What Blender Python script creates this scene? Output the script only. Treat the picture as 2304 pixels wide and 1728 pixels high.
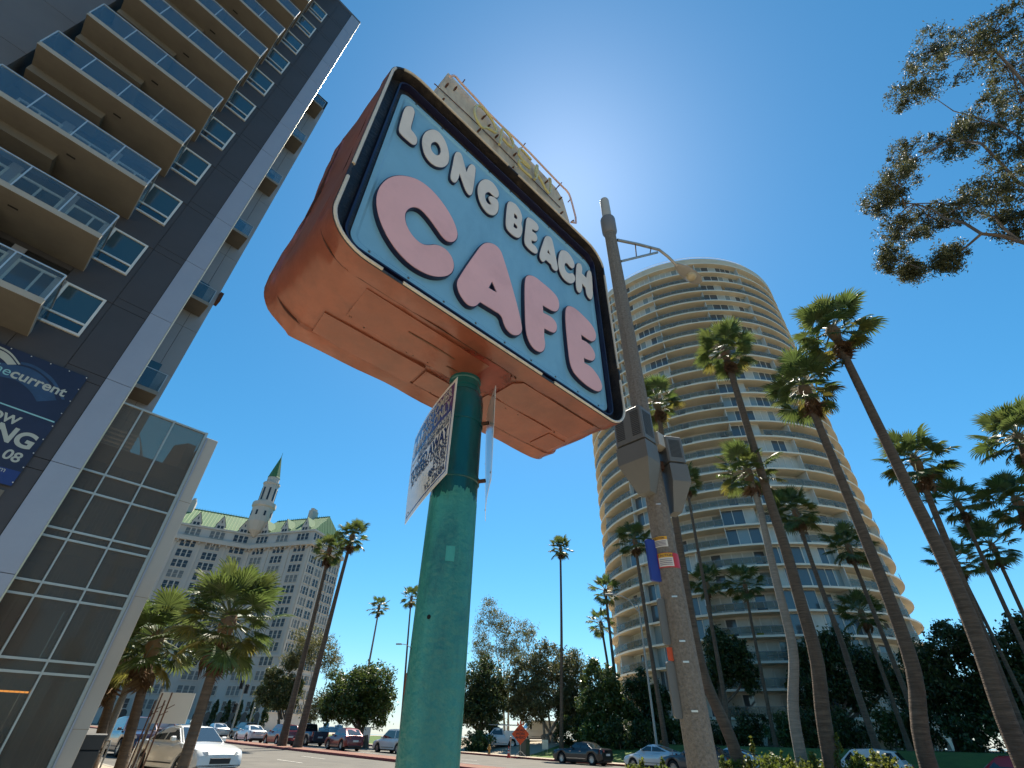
import bpy, bmesh, math, random
import numpy as np
from mathutils import Vector, Matrix
random.seed(7); rng = np.random.default_rng(7)
sc = bpy.context.scene
for o in list(bpy.data.objects): bpy.data.objects.remove(o)
COL = sc.collection
R = math.radians

# ------------------------------------------------------------------ camera
EYE = 1.65
FPX = 1060.0                                     # focal length in pixels of the 2304 x 1728 frame
VPX, VPY = 33.0, -1413.0                         # where verticals meet, from the picture centre
PITCH = math.atan(FPX / math.hypot(VPX, VPY)); ROLL = math.atan2(VPX, -VPY)
_r0 = Vector((1, 0, 0)); F0 = Vector((0, math.cos(PITCH), math.sin(PITCH))); _u0 = _r0.cross(F0)
RV = math.cos(ROLL) * _r0 + math.sin(ROLL) * _u0
UV = -math.sin(ROLL) * _r0 + math.cos(ROLL) * _u0
cd = bpy.data.cameras.new('camera'); cam = bpy.data.objects.new('camera', cd); COL.objects.link(cam)
cd.sensor_fit = 'HORIZONTAL'; cd.sensor_width = 36.0; cd.lens = 36.0 * FPX / 2304.0
cd.clip_start = 0.05; cd.clip_end = 60000
cam.matrix_world = Matrix(((RV.x, UV.x, -F0.x, 0), (RV.y, UV.y, -F0.y, 0), (RV.z, UV.z, -F0.z, EYE), (0, 0, 0, 1)))
sc.camera = cam

# ------------------------------------------------------------------ sky, sun, exposure
SUN_EL, SUN_AZ = R(59.0), R(9.5)                # azimuth clockwise from +Y
w = bpy.data.worlds.new('World'); sc.world = w; w.use_nodes = True
nt = w.node_tree; nt.nodes.clear()
sky = nt.nodes.new('ShaderNodeTexSky'); sky.sky_type = 'NISHITA'; sky.sun_disc = False
sky.sun_elevation = SUN_EL; sky.sun_rotation = SUN_AZ; sky.altitude = 0
sky.air_density = 1.0; sky.dust_density = 0.28; sky.ozone_density = 10.0
hs = nt.nodes.new('ShaderNodeHueSaturation'); hs.inputs['Saturation'].default_value = 1.15; hs.inputs['Hue'].default_value = 0.480
bg = nt.nodes.new('ShaderNodeBackground'); bg.inputs['Strength'].default_value = 0.085
wo = nt.nodes.new('ShaderNodeOutputWorld')
nt.links.new(sky.outputs[0], hs.inputs['Color']); nt.links.new(hs.outputs[0], bg.inputs[0]); nt.links.new(bg.outputs[0], wo.inputs[0])
sl = bpy.data.lights.new('sun', 'SUN'); sl.energy = 4.9; sl.angle = R(0.53); sl.color = (1.0, 0.92, 0.78)
so = bpy.data.objects.new('sun', sl); COL.objects.link(so)
SUN_DIR = Vector((math.sin(SUN_AZ) * math.cos(SUN_EL), math.cos(SUN_AZ) * math.cos(SUN_EL), math.sin(SUN_EL)))
so.rotation_euler = SUN_DIR.to_track_quat('Z', 'Y').to_euler(); so.location = SUN_DIR * 200
sc.view_settings.view_transform = 'Standard'; sc.view_settings.look = 'None'
sc.view_settings.exposure = 0.95; sc.view_settings.gamma = 1.0; sc.view_settings.use_curve_mapping = False
sc.render.engine = 'CYCLES'
try:
    sc.cycles.use_denoising = True; sc.cycles.max_bounces = 8; sc.cycles.transparent_max_bounces = 16
    sc.cycles.caustics_reflective = False; sc.cycles.caustics_refractive = False
except Exception: pass

# ------------------------------------------------------------------ pixel helpers (a pixel gives a direction only)
def ray(x, y): return ((x - 1152) / FPX) * RV + ((864 - y) / FPX) * UV + F0
AZ_S = R(42.5)                                   # building line; the boulevard runs at right angles to it
E1 = Vector((math.sin(AZ_S), math.cos(AZ_S), 0)); E2 = Vector((-E1.y, E1.x, 0))
ANG = math.atan2(E1.y, E1.x)
GX, GY = -0.02217, 0.00178
def smooth(t): t = max(0.0, min(1.0, t)); return t * t * (3 - 2 * t)
def gz(x, y):                                    # the ground: a gentle slope, the park beyond the far kerb a little higher
    a = x * E1.x + y * E1.y
    xe = x if x < 3 else 3 + (x - 3) * .25 + 6.0 * (1 - math.exp(-(x - 3) / 8.0)) * .75 if x < 60 else 3 + 57 * .25 + 4.5
    z = GX * xe + GY * y - 0.02
    if a > 46: z += max(0.0, 1.35 - z) * smooth((a - 46) / 11.0)
    return z
def at_r(px, py, r):                             # point on the pixel's ray at horizontal distance r
    v = ray(px, py); t = r / math.hypot(v.x, v.y); return Vector((0, 0, EYE)) + v * t
def on_a(px, py, a):                             # point of the pixel's ray over the line a metres across the street
    v = ray(px, py); t = a / (v.x * E1.x + v.y * E1.y); return Vector((0, 0, EYE)) + v * t
def on_s(px, py, s):
    v = ray(px, py); t = s / (v.x * E2.x + v.y * E2.y); return Vector((0, 0, EYE)) + v * t
def city(a, s, z=None):
    p = E1 * a + E2 * s; p.z = gz(p.x, p.y) if z is None else z; return p
def to_city(p): return (p.x * E1.x + p.y * E1.y, p.x * E2.x + p.y * E2.y, p.z)

# ------------------------------------------------------------------ materials
MATS = {}
def mat(name, col, rough=0.6, metal=0.0, var=0.0, vscale=3.0, bump=0.0, bscale=40.0, spec=0.5, coat=0.0, trans=0.0, col2=None,
        transl=0.0, island=0.0, streak=0.0, bstreak=0.0, emit=None, estr=0.0, grime=None, gscale=1.2, gamt=0.5, alpha=1.0):
    if name in MATS: return MATS[name]
    m = bpy.data.materials.new(name); m.use_nodes = True; n = m.node_tree; N = n.nodes; Lk = n.links
    b = N['Principled BSDF']; b.inputs['Roughness'].default_value = rough; b.inputs['Metallic'].default_value = metal
    b.inputs['Base Color'].default_value = (*col, 1); b.inputs['Specular IOR Level'].default_value = spec
    b.inputs['Coat Weight'].default_value = coat
    if alpha < 1: b.inputs['Alpha'].default_value = alpha
    if trans: b.inputs['Transmission Weight'].default_value = trans
    if emit: b.inputs['Emission Color'].default_value = (*emit, 1); b.inputs['Emission Strength'].default_value = estr
    tc = N.new('ShaderNodeTexCoord'); csock = None
    if var or col2:
        t = N.new('ShaderNodeTexNoise'); t.inputs['Scale'].default_value = vscale; t.inputs['Detail'].default_value = 6; t.inputs['Roughness'].default_value = 0.65
        src = tc.outputs['Object']
        if streak:
            mp = N.new('ShaderNodeMapping'); mp.inputs['Scale'].default_value = (1, 1, streak); Lk.new(src, mp.inputs[0]); src = mp.outputs[0]
        Lk.new(src, t.inputs['Vector'])
        rp = N.new('ShaderNodeMapRange'); rp.inputs[1].default_value = 0.3; rp.inputs[2].default_value = 0.7; Lk.new(t.outputs['Fac'], rp.inputs[0])
        mx = N.new('ShaderNodeMix'); mx.data_type = 'RGBA'
        c2 = col2 if col2 else tuple(c * (1 + var) for c in col); c1 = col if col2 else tuple(c * (1 - var) for c in col)
        mx.inputs[6].default_value = (*c1, 1); mx.inputs[7].default_value = (*c2, 1); Lk.new(rp.outputs[0], mx.inputs[0]); csock = mx.outputs[2]
    if grime:
        g = N.new('ShaderNodeTexNoise'); g.inputs['Scale'].default_value = gscale; g.inputs['Detail'].default_value = 8; g.inputs['Roughness'].default_value = 0.7
        mp = N.new('ShaderNodeMapping'); mp.inputs['Scale'].default_value = (1, 1, 0.35); mp.inputs['Location'].default_value = (3.1, 7.7, 1.3); Lk.new(tc.outputs['Object'], mp.inputs[0]); Lk.new(mp.outputs[0], g.inputs['Vector'])
        rp = N.new('ShaderNodeMapRange'); rp.inputs[1].default_value = 0.5; rp.inputs[2].default_value = 0.72; rp.inputs[4].default_value = gamt; Lk.new(g.outputs['Fac'], rp.inputs[0])
        mx = N.new('ShaderNodeMix'); mx.data_type = 'RGBA'; mx.inputs[7].default_value = (*grime, 1); Lk.new(rp.outputs[0], mx.inputs[0])
        if csock: Lk.new(csock, mx.inputs[6])
        else: mx.inputs[6].default_value = (*col, 1)
        csock = mx.outputs[2]
    if island:
        ge = N.new('ShaderNodeNewGeometry'); h = N.new('ShaderNodeHueSaturation')
        r1 = N.new('ShaderNodeMapRange'); r1.inputs[3].default_value = 1 - island; r1.inputs[4].default_value = 1 + island; Lk.new(ge.outputs['Random Per Island'], r1.inputs[0])
        oi = N.new('ShaderNodeObjectInfo'); r2 = N.new('ShaderNodeMapRange'); r2.inputs[3].default_value = 0.485; r2.inputs[4].default_value = 0.52; Lk.new(oi.outputs['Random'], r2.inputs[0])
        Lk.new(r1.outputs[0], h.inputs['Value']); Lk.new(r2.outputs[0], h.inputs['Hue'])
        if csock: Lk.new(csock, h.inputs['Color'])
        else: h.inputs['Color'].default_value = (*col, 1)
        csock = h.outputs[0]
    if csock: Lk.new(csock, b.inputs['Base Color'])
    if bump:
        t = N.new('ShaderNodeTexNoise'); t.inputs['Scale'].default_value = bscale; t.inputs['Detail'].default_value = 5
        bp = N.new('ShaderNodeBump'); bp.inputs['Strength'].default_value = min(1, bump); bp.inputs['Distance'].default_value = 0.02 * max(1, bump)
        src = tc.outputs['Object']
        if bstreak:
            mp = N.new('ShaderNodeMapping'); mp.inputs['Scale'].default_value = (1, 1, bstreak); Lk.new(src, mp.inputs[0]); src = mp.outputs[0]
        Lk.new(src, t.inputs['Vector']); Lk.new(t.outputs['Fac'], bp.inputs['Height']); Lk.new(bp.outputs[0], b.inputs['Normal'])
    if transl:
        tr = N.new('ShaderNodeBsdfTranslucent'); ms = N.new('ShaderNodeMixShader'); ms.inputs[0].default_value = transl
        if csock:
            h2 = N.new('ShaderNodeHueSaturation'); h2.inputs['Hue'].default_value = 0.48; h2.inputs['Value'].default_value = 1.5; Lk.new(csock, h2.inputs['Color']); Lk.new(h2.outputs[0], tr.inputs[0])
        else: tr.inputs[0].default_value = (col[0] * 1.6, col[1] * 1.5, col[2], 1)
        out = N['Material Output']; Lk.new(b.outputs[0], ms.inputs[1]); Lk.new(tr.outputs[0], ms.inputs[2]); Lk.new(ms.outputs[0], out.inputs[0])
    MATS[name] = m; return m
def glass_mat(name, tint, refl=0.12, rough=0.03, through=0.85, body=(0.02, 0.03, 0.035), fs=1.0):
    if name in MATS: return MATS[name]                        # thin pane: part clear, part reflecting
    m = bpy.data.materials.new(name); m.use_nodes = True; n = m.node_tree; N = n.nodes; Lk = n.links; N.remove(N['Principled BSDF'])
    tr = N.new('ShaderNodeBsdfTransparent'); tr.inputs[0].default_value = (*tint, 1)
    gl = N.new('ShaderNodeBsdfGlossy'); gl.inputs['Roughness'].default_value = rough; gl.inputs[0].default_value = (0.9, 0.95, 1, 1)
    df = N.new('ShaderNodeBsdfDiffuse'); df.inputs[0].default_value = (*body, 1)
    m1 = N.new('ShaderNodeMixShader'); m1.inputs[0].default_value = through; Lk.new(df.outputs[0], m1.inputs[1]); Lk.new(tr.outputs[0], m1.inputs[2])
    fr = N.new('ShaderNodeFresnel'); fr.inputs[0].default_value = 1.5
    ad = N.new('ShaderNodeMath'); ad.operation = 'MULTIPLY_ADD'; ad.inputs[1].default_value = fs; ad.inputs[2].default_value = refl; Lk.new(fr.outputs[0], ad.inputs[0])
    m2 = N.new('ShaderNodeMixShader'); Lk.new(ad.outputs[0], m2.inputs[0]); Lk.new(m1.outputs[0], m2.inputs[1]); Lk.new(gl.outputs[0], m2.inputs[2])
    Lk.new(m2.outputs[0], N['Material Output'].inputs[0]); MATS[name] = m; return m

# ------------------------------------------------------------------ mesh builder
class MB:
    def __init__(s): s.v = []; s.f = []; s.mi = []
    def add(s, vs, fs, mi=0):
        k = len(s.v); s.v.extend([tuple(p) for p in vs]); s.f.extend([tuple(i + k for i in f) for f in fs]); s.mi.extend([mi] * len(fs)); return s
    def box(s, x0, x1, y0, y1, z0, z1, mi=0):
        return s.add([(x0, y0, z0), (x1, y0, z0), (x1, y1, z0), (x0, y1, z0), (x0, y0, z1), (x1, y0, z1), (x1, y1, z1), (x0, y1, z1)],
                     [(0, 3, 2, 1), (4, 5, 6, 7), (0, 1, 5, 4), (1, 2, 6, 5), (2, 3, 7, 6), (3, 0, 4, 7)], mi)
    def quad(s, a, b, c, d, mi=0): return s.add([a, b, c, d], [(0, 1, 2, 3)], mi)
    def tube(s, pts, rad, n=8, mi=0, caps=True):
        pts = [Vector(p) for p in pts]; k = len(pts); rad = [rad] * k if not hasattr(rad, '__len__') else rad
        vs = []; up = Vector((0, 0, 1)); prev = None
        for i, p in enumerate(pts):
            d = (pts[min(i + 1, k - 1)] - pts[max(i - 1, 0)])
            d = d.normalized() if d.length > 1e-9 else Vector((0, 0, 1))
            if prev is None:
                a = d.cross(Vector((1, 0, 0)) if abs(d.x) < 0.8 else up).normalized()
            else:
                a = (prev - d * prev.dot(d)); a = a.normalized() if a.length > 1e-6 else d.orthogonal().normalized()
            prev = a; b = d.cross(a)
            for j in range(n):
                t = 2 * math.pi * j / n; vs.append(p + (a * math.cos(t) + b * math.sin(t)) * rad[i])
        fs = [(i * n + j, i * n + (j + 1) % n, (i + 1) * n + (j + 1) % n, (i + 1) * n + j) for i in range(k - 1) for j in range(n)]
        if caps: fs += [tuple(range(n - 1, -1, -1)), tuple((k - 1) * n + j for j in range(n))]
        return s.add(vs, fs, mi)
    def lathe(s, prof, n=16, c=(0, 0), mi=0, a0=0.0, a1=2 * math.pi, caps=True):
        full = abs(a1 - a0 - 2 * math.pi) < 1e-6; m = n if full else n + 1; vs = []
        for r, z in prof:
            for j in range(m):
                t = a0 + (a1 - a0) * j / n; vs.append((c[0] + r * math.cos(t), c[1] + r * math.sin(t), z))
        fs = []
        for i in range(len(prof) - 1):
            for j in range(n):
                j2 = (j + 1) % m; fs.append((i * m + j, i * m + j2, (i + 1) * m + j2, (i + 1) * m + j))
        if caps and full:
            if prof[0][0] > 1e-6: fs.append(tuple(range(m - 1, -1, -1)))
            if prof[-1][0] > 1e-6: fs.append(tuple((len(prof) - 1) * m + j for j in range(m)))
        return s.add(vs, fs, mi)
    def prism(s, poly, z0, z1, mi=0, axis='z'):
        n = len(poly)
        def P(u, v, w): return (u, v, w) if axis == 'z' else ((u, w, v) if axis == 'y' else (w, u, v))
        vs = [P(u, v, z0) for u, v in poly] + [P(u, v, z1) for u, v in poly]
        return s.add(vs, [tuple(range(n - 1, -1, -1)), tuple(range(n, 2 * n))] + [(i, (i + 1) % n, n + (i + 1) % n, n + i) for i in range(n)], mi)
    def rbox(s, x0, x1, y0, y1, z0, z1, b=0.02, mi=0):       # box with chamfered vertical and top edges
        p = [(x0 + b, y0), (x1 - b, y0), (x1, y0 + b), (x1, y1 - b), (x1 - b, y1), (x0 + b, y1), (x0, y1 - b), (x0, y0 + b)]
        q = [(min(max(x, x0 + b), x1 - b), min(max(y, y0 + b), y1 - b)) for x, y in p]
        vs = [(x, y, z0) for x, y in p] + [(x, y, z1 - b) for x, y in p] + [(x, y, z1) for x, y in q]
        fs = [tuple(range(7, -1, -1)), tuple(range(16, 24))]
        for l in (0, 8): fs += [(l + i, l + (i + 1) % 8, l + 8 + (i + 1) % 8, l + 8 + i) for i in range(8)]
        return s.add(vs, fs, mi)
    def mesh(s, name, mats, smooth=False):
        me = bpy.data.meshes.new(name); me.from_pydata(s.v, [], s.f)
        for m in (mats if isinstance(mats, (list, tuple)) else [mats]): me.materials.append(m)
        if any(s.mi): me.polygons.foreach_set('material_index', s.mi)
        bm = bmesh.new(); bm.from_mesh(me); bmesh.ops.recalc_face_normals(bm, faces=bm.faces); bm.to_mesh(me); bm.free()
        if smooth:
            me.polygons.foreach_set('use_smooth', [True] * len(me.polygons))
            try: me.set_sharp_from_angle(angle=R(38))
            except Exception: pass
        me.update(); return me
    def build(s, name, mats, parent=None, smooth=False, loc=None, rot=None): return obj(name, s.mesh(name, mats, smooth), parent, loc, rot)
def obj(name, me, parent=None, loc=None, rot=None, scale=None):
    o = bpy.data.objects.new(name, me); COL.objects.link(o)
    if parent is not None: o.parent = parent
    if loc is not None: o.location = loc
    if rot is not None: o.rotation_euler = rot
    if scale is not None: o.scale = scale if hasattr(scale, '__len__') else (scale,) * 3
    return o
def tag(o, label, cat, group=None):
    o['label'] = label; o['category'] = cat
    if group: o['group'] = group
    return o
def thing(name, label, cat, loc=(0, 0, 0), rz=0.0, group=None):
    o = bpy.data.objects.new(name, None); COL.objects.link(o); o.location = loc; o.rotation_euler = (0, 0, rz); o.empty_display_size = 0.1
    return tag(o, label, cat, group)
def struct(o): o['kind'] = 'structure'; return o
def stuff(o): o['kind'] = 'stuff'; return o
def curve_mesh(splines, name, extrude=0.0, offset=0.0, mats=None, bevel=0.0):
    cu = bpy.data.curves.new(name, 'CURVE'); cu.dimensions = '2D'; cu.fill_mode = 'BOTH'; cu.extrude = extrude; cu.offset = offset; cu.bevel_depth = bevel
    for pts in splines:
        sp = cu.splines.new('POLY'); sp.points.add(len(pts) - 1); sp.use_cyclic_u = True
        for i, (x, y) in enumerate(pts): sp.points[i].co = (x, y, 0, 1)
    ob = bpy.data.objects.new(name, cu); me = bpy.data.meshes.new_from_object(ob); bpy.data.objects.remove(ob); bpy.data.curves.remove(cu)
    me.name = name; me.materials.clear()
    for m in (mats or []): me.materials.append(m)
    return me
def text_mesh(txt, size, m, offset=0.0, extrude=0.002, shear=0.0, align='LEFT', sx=1.0, space=1.0):
    cu = bpy.data.curves.new('lettering', 'FONT'); cu.body = txt; cu.size = size; cu.offset = offset; cu.extrude = extrude; cu.shear = shear; cu.align_x = align; cu.space_character = space
    ob = bpy.data.objects.new('lettering', cu); me = bpy.data.meshes.new_from_object(ob); bpy.data.objects.remove(ob); bpy.data.curves.remove(cu)
    if sx != 1.0:
        for v in me.vertices: v.co.x *= sx
    me.name = 'lettering'; me.materials.clear(); me.materials.append(m); return me
def chaikin(pts, it=2):
    P = []
    for p in pts:                                            # a third value marks a sharp corner
        P.append((p[0], p[1], len(p) > 2))
    for _ in range(it):
        Q = []; n = len(P)
        for i in range(n):
            a, b = P[i], P[(i + 1) % n]
            if a[2]: Q.append(a)
            else: Q.append((a[0] * .75 + b[0] * .25, a[1] * .75 + b[1] * .25, False))
            if not b[2]: Q.append((a[0] * .25 + b[0] * .75, a[1] * .25 + b[1] * .75, False))
        P = Q
    return [(p[0], p[1]) for p in P]
def rrect(x0, x1, z0, z1, r, n=8):
    P = []
    for cx, cz, t0 in ((x1 - r, z1 - r, 0), (x0 + r, z1 - r, 90), (x0 + r, z0 + r, 180), (x1 - r, z0 + r, 270)):
        for i in range(n + 1):
            t = R(t0 + 90 * i / n); P.append((cx + r * math.cos(t), cz + r * math.sin(t)))
    return P
def leaf_mesh(name, P, size, aspect, m, up=0.3, normals=None):
    """many single leaf blades as one mesh: P (n,3) centres"""
    n = len(P); d = rng.normal(size=(n, 3)); d[:, 2] -= up; d /= np.linalg.norm(d, axis=1)[:, None]
    q = rng.normal(size=(n, 3)); b = np.cross(d, q); b /= np.linalg.norm(b, axis=1)[:, None] + 1e-9
    L = (size * rng.uniform(0.6, 1.35, n))[:, None]; W = L * aspect
    v = np.empty((n, 4, 3)); v[:, 0] = P - d * L * .5; v[:, 1] = P + b * W * .5 - d * L * .06; v[:, 2] = P + d * L * .5; v[:, 3] = P - b * W * .5 - d * L * .06
    me = bpy.data.meshes.new(name); me.vertices.add(n * 4); me.vertices.foreach_set('co', v.reshape(-1)); me.loops.add(n * 4)
    me.loops.foreach_set('vertex_index', np.arange(n * 4, dtype=np.int32)); me.polygons.add(n)
    me.polygons.foreach_set('loop_start', np.arange(0, n * 4, 4, dtype=np.int32)); me.polygons.foreach_set('loop_total', np.full(n, 4, dtype=np.int32))
    me.materials.append(m); me.update(calc_edges=True); return me
def tuft_points(clumps, ntuft, per, rt):
    """leaf centres in many small tufts spread through ellipsoid clumps"""
    out = []; tc_ = []
    for c in clumps:
        d = rng.normal(size=(ntuft, 3)); d /= np.linalg.norm(d, axis=1)[:, None]; d *= (rng.uniform(0.02, 1, ntuft) ** (1 / 2.4))[:, None]
        t = np.array(c[:3]) + d * np.array(c[3:6]); tc_.append(t); k = rng.integers(0, ntuft, ntuft * per)
        out.append(t[k] + rng.normal(size=(ntuft * per, 3)) * rt * rng.uniform(.5, 1.3, ntuft)[k][:, None])
    return np.concatenate(out), tc_
def clump_points(clumps, n, shell=0.55, lump=0.35):
    """points in ellipsoid clumps (cx,cy,cz,rx,ry,rz), denser towards the skin and broken into tufts"""
    sub_ = []
    for c in clumps:
        sub_.append((*c[:3], c[3] * .82, c[4] * .82, c[5] * .82))
        for _ in range(7):
            d = rng.normal(size=3); d /= np.linalg.norm(d); k_ = rng.uniform(.55, .85); f_ = rng.uniform(.34, .55); sub_.append((c[0] + d[0] * c[3] * k_, c[1] + d[1] * c[4] * k_, c[2] + d[2] * c[5] * k_, c[3] * f_, c[4] * f_, c[5] * f_))
    clumps = sub_
    vol = np.array([c[3] * c[4] * c[5] for c in clumps]) ** 0.67; cnt = np.maximum(8, (n * vol / vol.sum()).astype(int)); out = []
    for c, k in zip(clumps, cnt):
        nt_ = max(6, k // 45); t = rng.normal(size=(nt_, 3)); t /= np.linalg.norm(t, axis=1)[:, None]; t *= rng.uniform(shell, 1.0, nt_)[:, None]
        idx = rng.integers(0, nt_, k); p = t[idx] + rng.normal(size=(k, 3)) * lump * 0.5
        out.append(np.array(c[:3]) + p * np.array(c[3:6]))
    return np.concatenate(out)
# ================================================================== ground, road, pavements, sea
def hit(px, py):
    v = ray(px, py); t = (-0.02 - EYE) / (v.z - GX * v.x - GY * v.y); return Vector((0, 0, EYE)) + v * t
def land(a, s):
    p = E1 * a + E2 * s; z = gz(p.x, p.y)
    if a > 122: z -= (z + 13) * smooth((a - 122) / 26)
    return z
def sheet(name, av, sv, m, dz, kind='structure', zf=None):
    b = MB(); A, S = len(av), len(sv)
    vs = []
    for a in av:
        for s in sv:
            p = E1 * a + E2 * s; vs.append((p.x, p.y, (zf or land)(a, s) + dz))
    b.add(vs, [(i * S + j, (i + 1) * S + j, (i + 1) * S + j + 1, i * S + j + 1) for i in range(A - 1) for j in range(S - 1)])
    o = b.build(name, m, smooth=True); o['kind'] = kind; return o
m_earth = mat('earth', (0.12, 0.10, 0.07), 0.95, var=0.3, vscale=0.4, bump=0.5, bscale=3)
m_grass = mat('lawn_grass', (0.045, 0.090, 0.012), 0.9, col2=(0.10, 0.16, 0.022), vscale=0.9, bump=1.0, bscale=60)
m_road = mat('worn_asphalt', (0.118, 0.106, 0.086), 0.85, var=0.22, vscale=0.55, bump=0.4, bscale=70, grime=(0.06, 0.056, 0.05), gscale=0.22, gamt=0.5)
m_conc = mat('pavement_concrete', (0.38, 0.32, 0.235), 0.9, var=0.14, vscale=0.8, bump=0.3, bscale=50, grime=(0.2, 0.17, 0.13), gscale=0.4, gamt=0.5)
m_kerb = mat('kerb_concrete', (0.30, 0.27, 0.22), 0.9, var=0.15, vscale=2)
m_redkerb = mat('red_kerb_paint', (0.24, 0.045, 0.04), 0.75, var=0.3, vscale=2.5, grime=(0.16, 0.12, 0.1), gscale=2, gamt=0.5)
m_brick = mat('median_pavers', (0.21, 0.105, 0.065), 0.9, var=0.25, vscale=3, bump=0.5, bscale=20)
m_paint = mat('road_paint', (0.62, 0.60, 0.54), 0.8, var=0.2, vscale=6)
m_sea = mat('sea_water', (0.02, 0.07, 0.10), 0.12, bump=0.6, bscale=0.4)
av = [-260, -160, -90, -40, -10, 0, 20, 40, 46] + [46 + 1.5 * i for i in range(1, 9)] + [62, 70, 85, 100, 115, 122] + [122 + 4 * i for i in range(1, 8)] + [170]
sheet('ground', av, [-260, -180, -120] + list(range(-90, 200, 6)) + [230, 280, 340, 420], m_earth, -0.14)
b = MB(); n = 48
b.add([(0, 0, -10)] + [(30000 * math.cos(2 * math.pi * i / n), 30000 * math.sin(2 * math.pi * i / n), -10) for i in range(n)], [(0, 1 + i, 1 + (i + 1) % n) for i in range(n)])
struct(b.build('sea', m_sea))
SV = list(range(-200, 301, 4))
sheet('road', [7.2, 11.5, 15.8, 20.1, 24.4], SV, m_road, 0.0); sheet('road', [26.8, 30.9, 35, 39.1, 43.2], SV, m_road, 0.0)
sheet('pavement', [-45.0, -30, -20, -12, -8, -4, 0, 3.5, 7.0], SV, m_conc, 0.13); sheet('pavement', [43.45, 46.1], SV, m_conc, 0.13)  # near sheet widened out of view, to bounce warm light onto the sign
sheet('added_paving', [64, 72, 80, 90, 100, 118], list(range(-120, 220, 10)), m_conc, 0.06)  # made-up paving, keeps green lawn bounce off the tower and hotel
def strip(name, a0, a1, s0, s1, h, m):
    bb = MB(); vs = []
    ss = [s0 + (s1 - s0) * i / 125 for i in range(126)]
    for s in ss:
        for a in (a0, a1):
            p = E1 * a + E2 * s; vs += [(p.x, p.y, gz(p.x, p.y) - 0.15), (p.x, p.y, gz(p.x, p.y) + h)]
    fs = []
    for i in range(125):
        k = 4 * i; fs += [(k, k + 4, k + 5, k + 1), (k + 2, k + 3, k + 7, k + 6), (k + 1, k + 5, k + 7, k + 3)]
    bb.add(vs, fs); return struct(bb.build(name, m))
strip('kerb', 7.0, 7.2, -200, 300, 0.135, m_kerb); strip('kerb', 43.2, 43.45, -200, 300, 0.137, m_redkerb)
strip('median', 24.65, 26.55, -200, 300, 0.15, m_brick)
strip('kerb', 24.4, 24.65, -200, 300, 0.153, m_redkerb); strip('kerb', 26.55, 26.8, -200, 300, 0.153, m_redkerb)
for a, s00, s11 in ((13.6, -20, 190), (17.3, -20, 190), (20.9, -20, 190), (30.4, -30, 190), (34.0, -30, 190)):
    bb = MB(); s = s00 + (a * 3) % 7
    while s < s11:
        q = [E1 * (a + da) + E2 * (s + ds) for da, ds in ((-.06, 0), (.06, 0), (.06, 3), (-.06, 3))]
        bb.quad(*[(p.x, p.y, gz(p.x, p.y) + 0.012) for p in q]); s += 12
    struct(bb.build('lane_marking', m_paint))
sheet('lawn', [46.1, 47.5, 49, 50.5, 52, 53.5, 55, 57, 60, 64], list(range(-120, 121, 4)), m_grass, 0.02)
sheet('driveway', [45.9, 47.5, 49, 50.5, 52, 53.5, 55, 57, 60, 64], [40.5, 44, 48, 52, 56, 60, 63], m_conc, 0.035)
# ================================================================== the cafe sign (pole, cabinet, letters)
SA = R(44.0); SEX = Vector((math.cos(SA), math.sin(SA), 0)); SEY = Vector((-SEX.y, SEX.x, 0)); POLE = Vector((-0.377, 3.027, 0))
def sign_uv(px, py, yoff):                                   # pixel -> (x, z) on the sign plane yoff metres behind its middle
    v = ray(px, py); o = Vector((0, 0, EYE)); t = ((POLE + SEY * yoff - o).dot(SEY)) / v.dot(SEY); p = o + v * t
    return ((p - POLE).dot(SEX), p.z)
m_salmon = mat('salmon_painted_metal', (0.215, 0.064, 0.035), 0.30, var=0.25, vscale=2.2, bump=0.9, bscale=2.6, spec=0.5, grime=(0.12, 0.038, 0.022), gscale=2.6, gamt=0.75)
m_salmon2 = mat('salmon_patch_metal', (0.21, 0.064, 0.036), 0.27, var=0.2, vscale=3.0, bump=0.6, bscale=3.1, grime=(0.14, 0.05, 0.03), gscale=3.4, gamt=0.65)
m_black = mat('black_channel', (0.018, 0.016, 0.018), 0.45, var=0.4, vscale=8, bump=0.4, bscale=30, grime=(0.13, 0.10, 0.06), gscale=6.0, gamt=0.5)
m_blue = mat('blue_sign_face', (0.19, 0.40, 0.54), 0.22, var=0.07, vscale=1.2, grime=(0.115, 0.26, 0.37), gscale=1.6, gamt=0.5, spec=0.5)
m_navy = mat('navy_edge', (0.008, 0.008, 0.035), 0.4)
m_pink = mat('pink_letter', (0.75, 0.42, 0.405), 0.32, var=0.05, vscale=2, grime=(0.50, 0.24, 0.23), gscale=2.2, gamt=0.35)
m_white = mat('white_letter', (0.70, 0.63, 0.54), 0.35, var=0.05, vscale=3, grime=(0.46, 0.40, 0.33), gscale=3.0, gamt=0.4)
m_tube = mat('white_neon_tube', (0.55, 0.50, 0.41), 0.25, var=0.08, vscale=9, grime=(0.3, 0.24, 0.17), gscale=9, gamt=0.5)
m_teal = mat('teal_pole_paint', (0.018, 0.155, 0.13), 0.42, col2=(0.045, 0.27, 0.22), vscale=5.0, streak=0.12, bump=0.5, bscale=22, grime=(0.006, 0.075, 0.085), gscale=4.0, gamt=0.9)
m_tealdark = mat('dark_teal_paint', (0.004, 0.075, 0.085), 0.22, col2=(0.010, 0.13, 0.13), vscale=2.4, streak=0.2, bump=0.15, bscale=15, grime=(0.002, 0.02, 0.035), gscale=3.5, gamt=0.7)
m_cream = mat('cream_cabinet', (0.50, 0.44, 0.33), 0.6, var=0.10, vscale=4, bump=0.15, bscale=18, grime=(0.16, 0.085, 0.045), gscale=5.0, gamt=0.6)
m_rust = mat('rusty_steel', (0.10, 0.045, 0.025), 0.85, var=0.5, vscale=12, bump=0.5, bscale=40)
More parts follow.
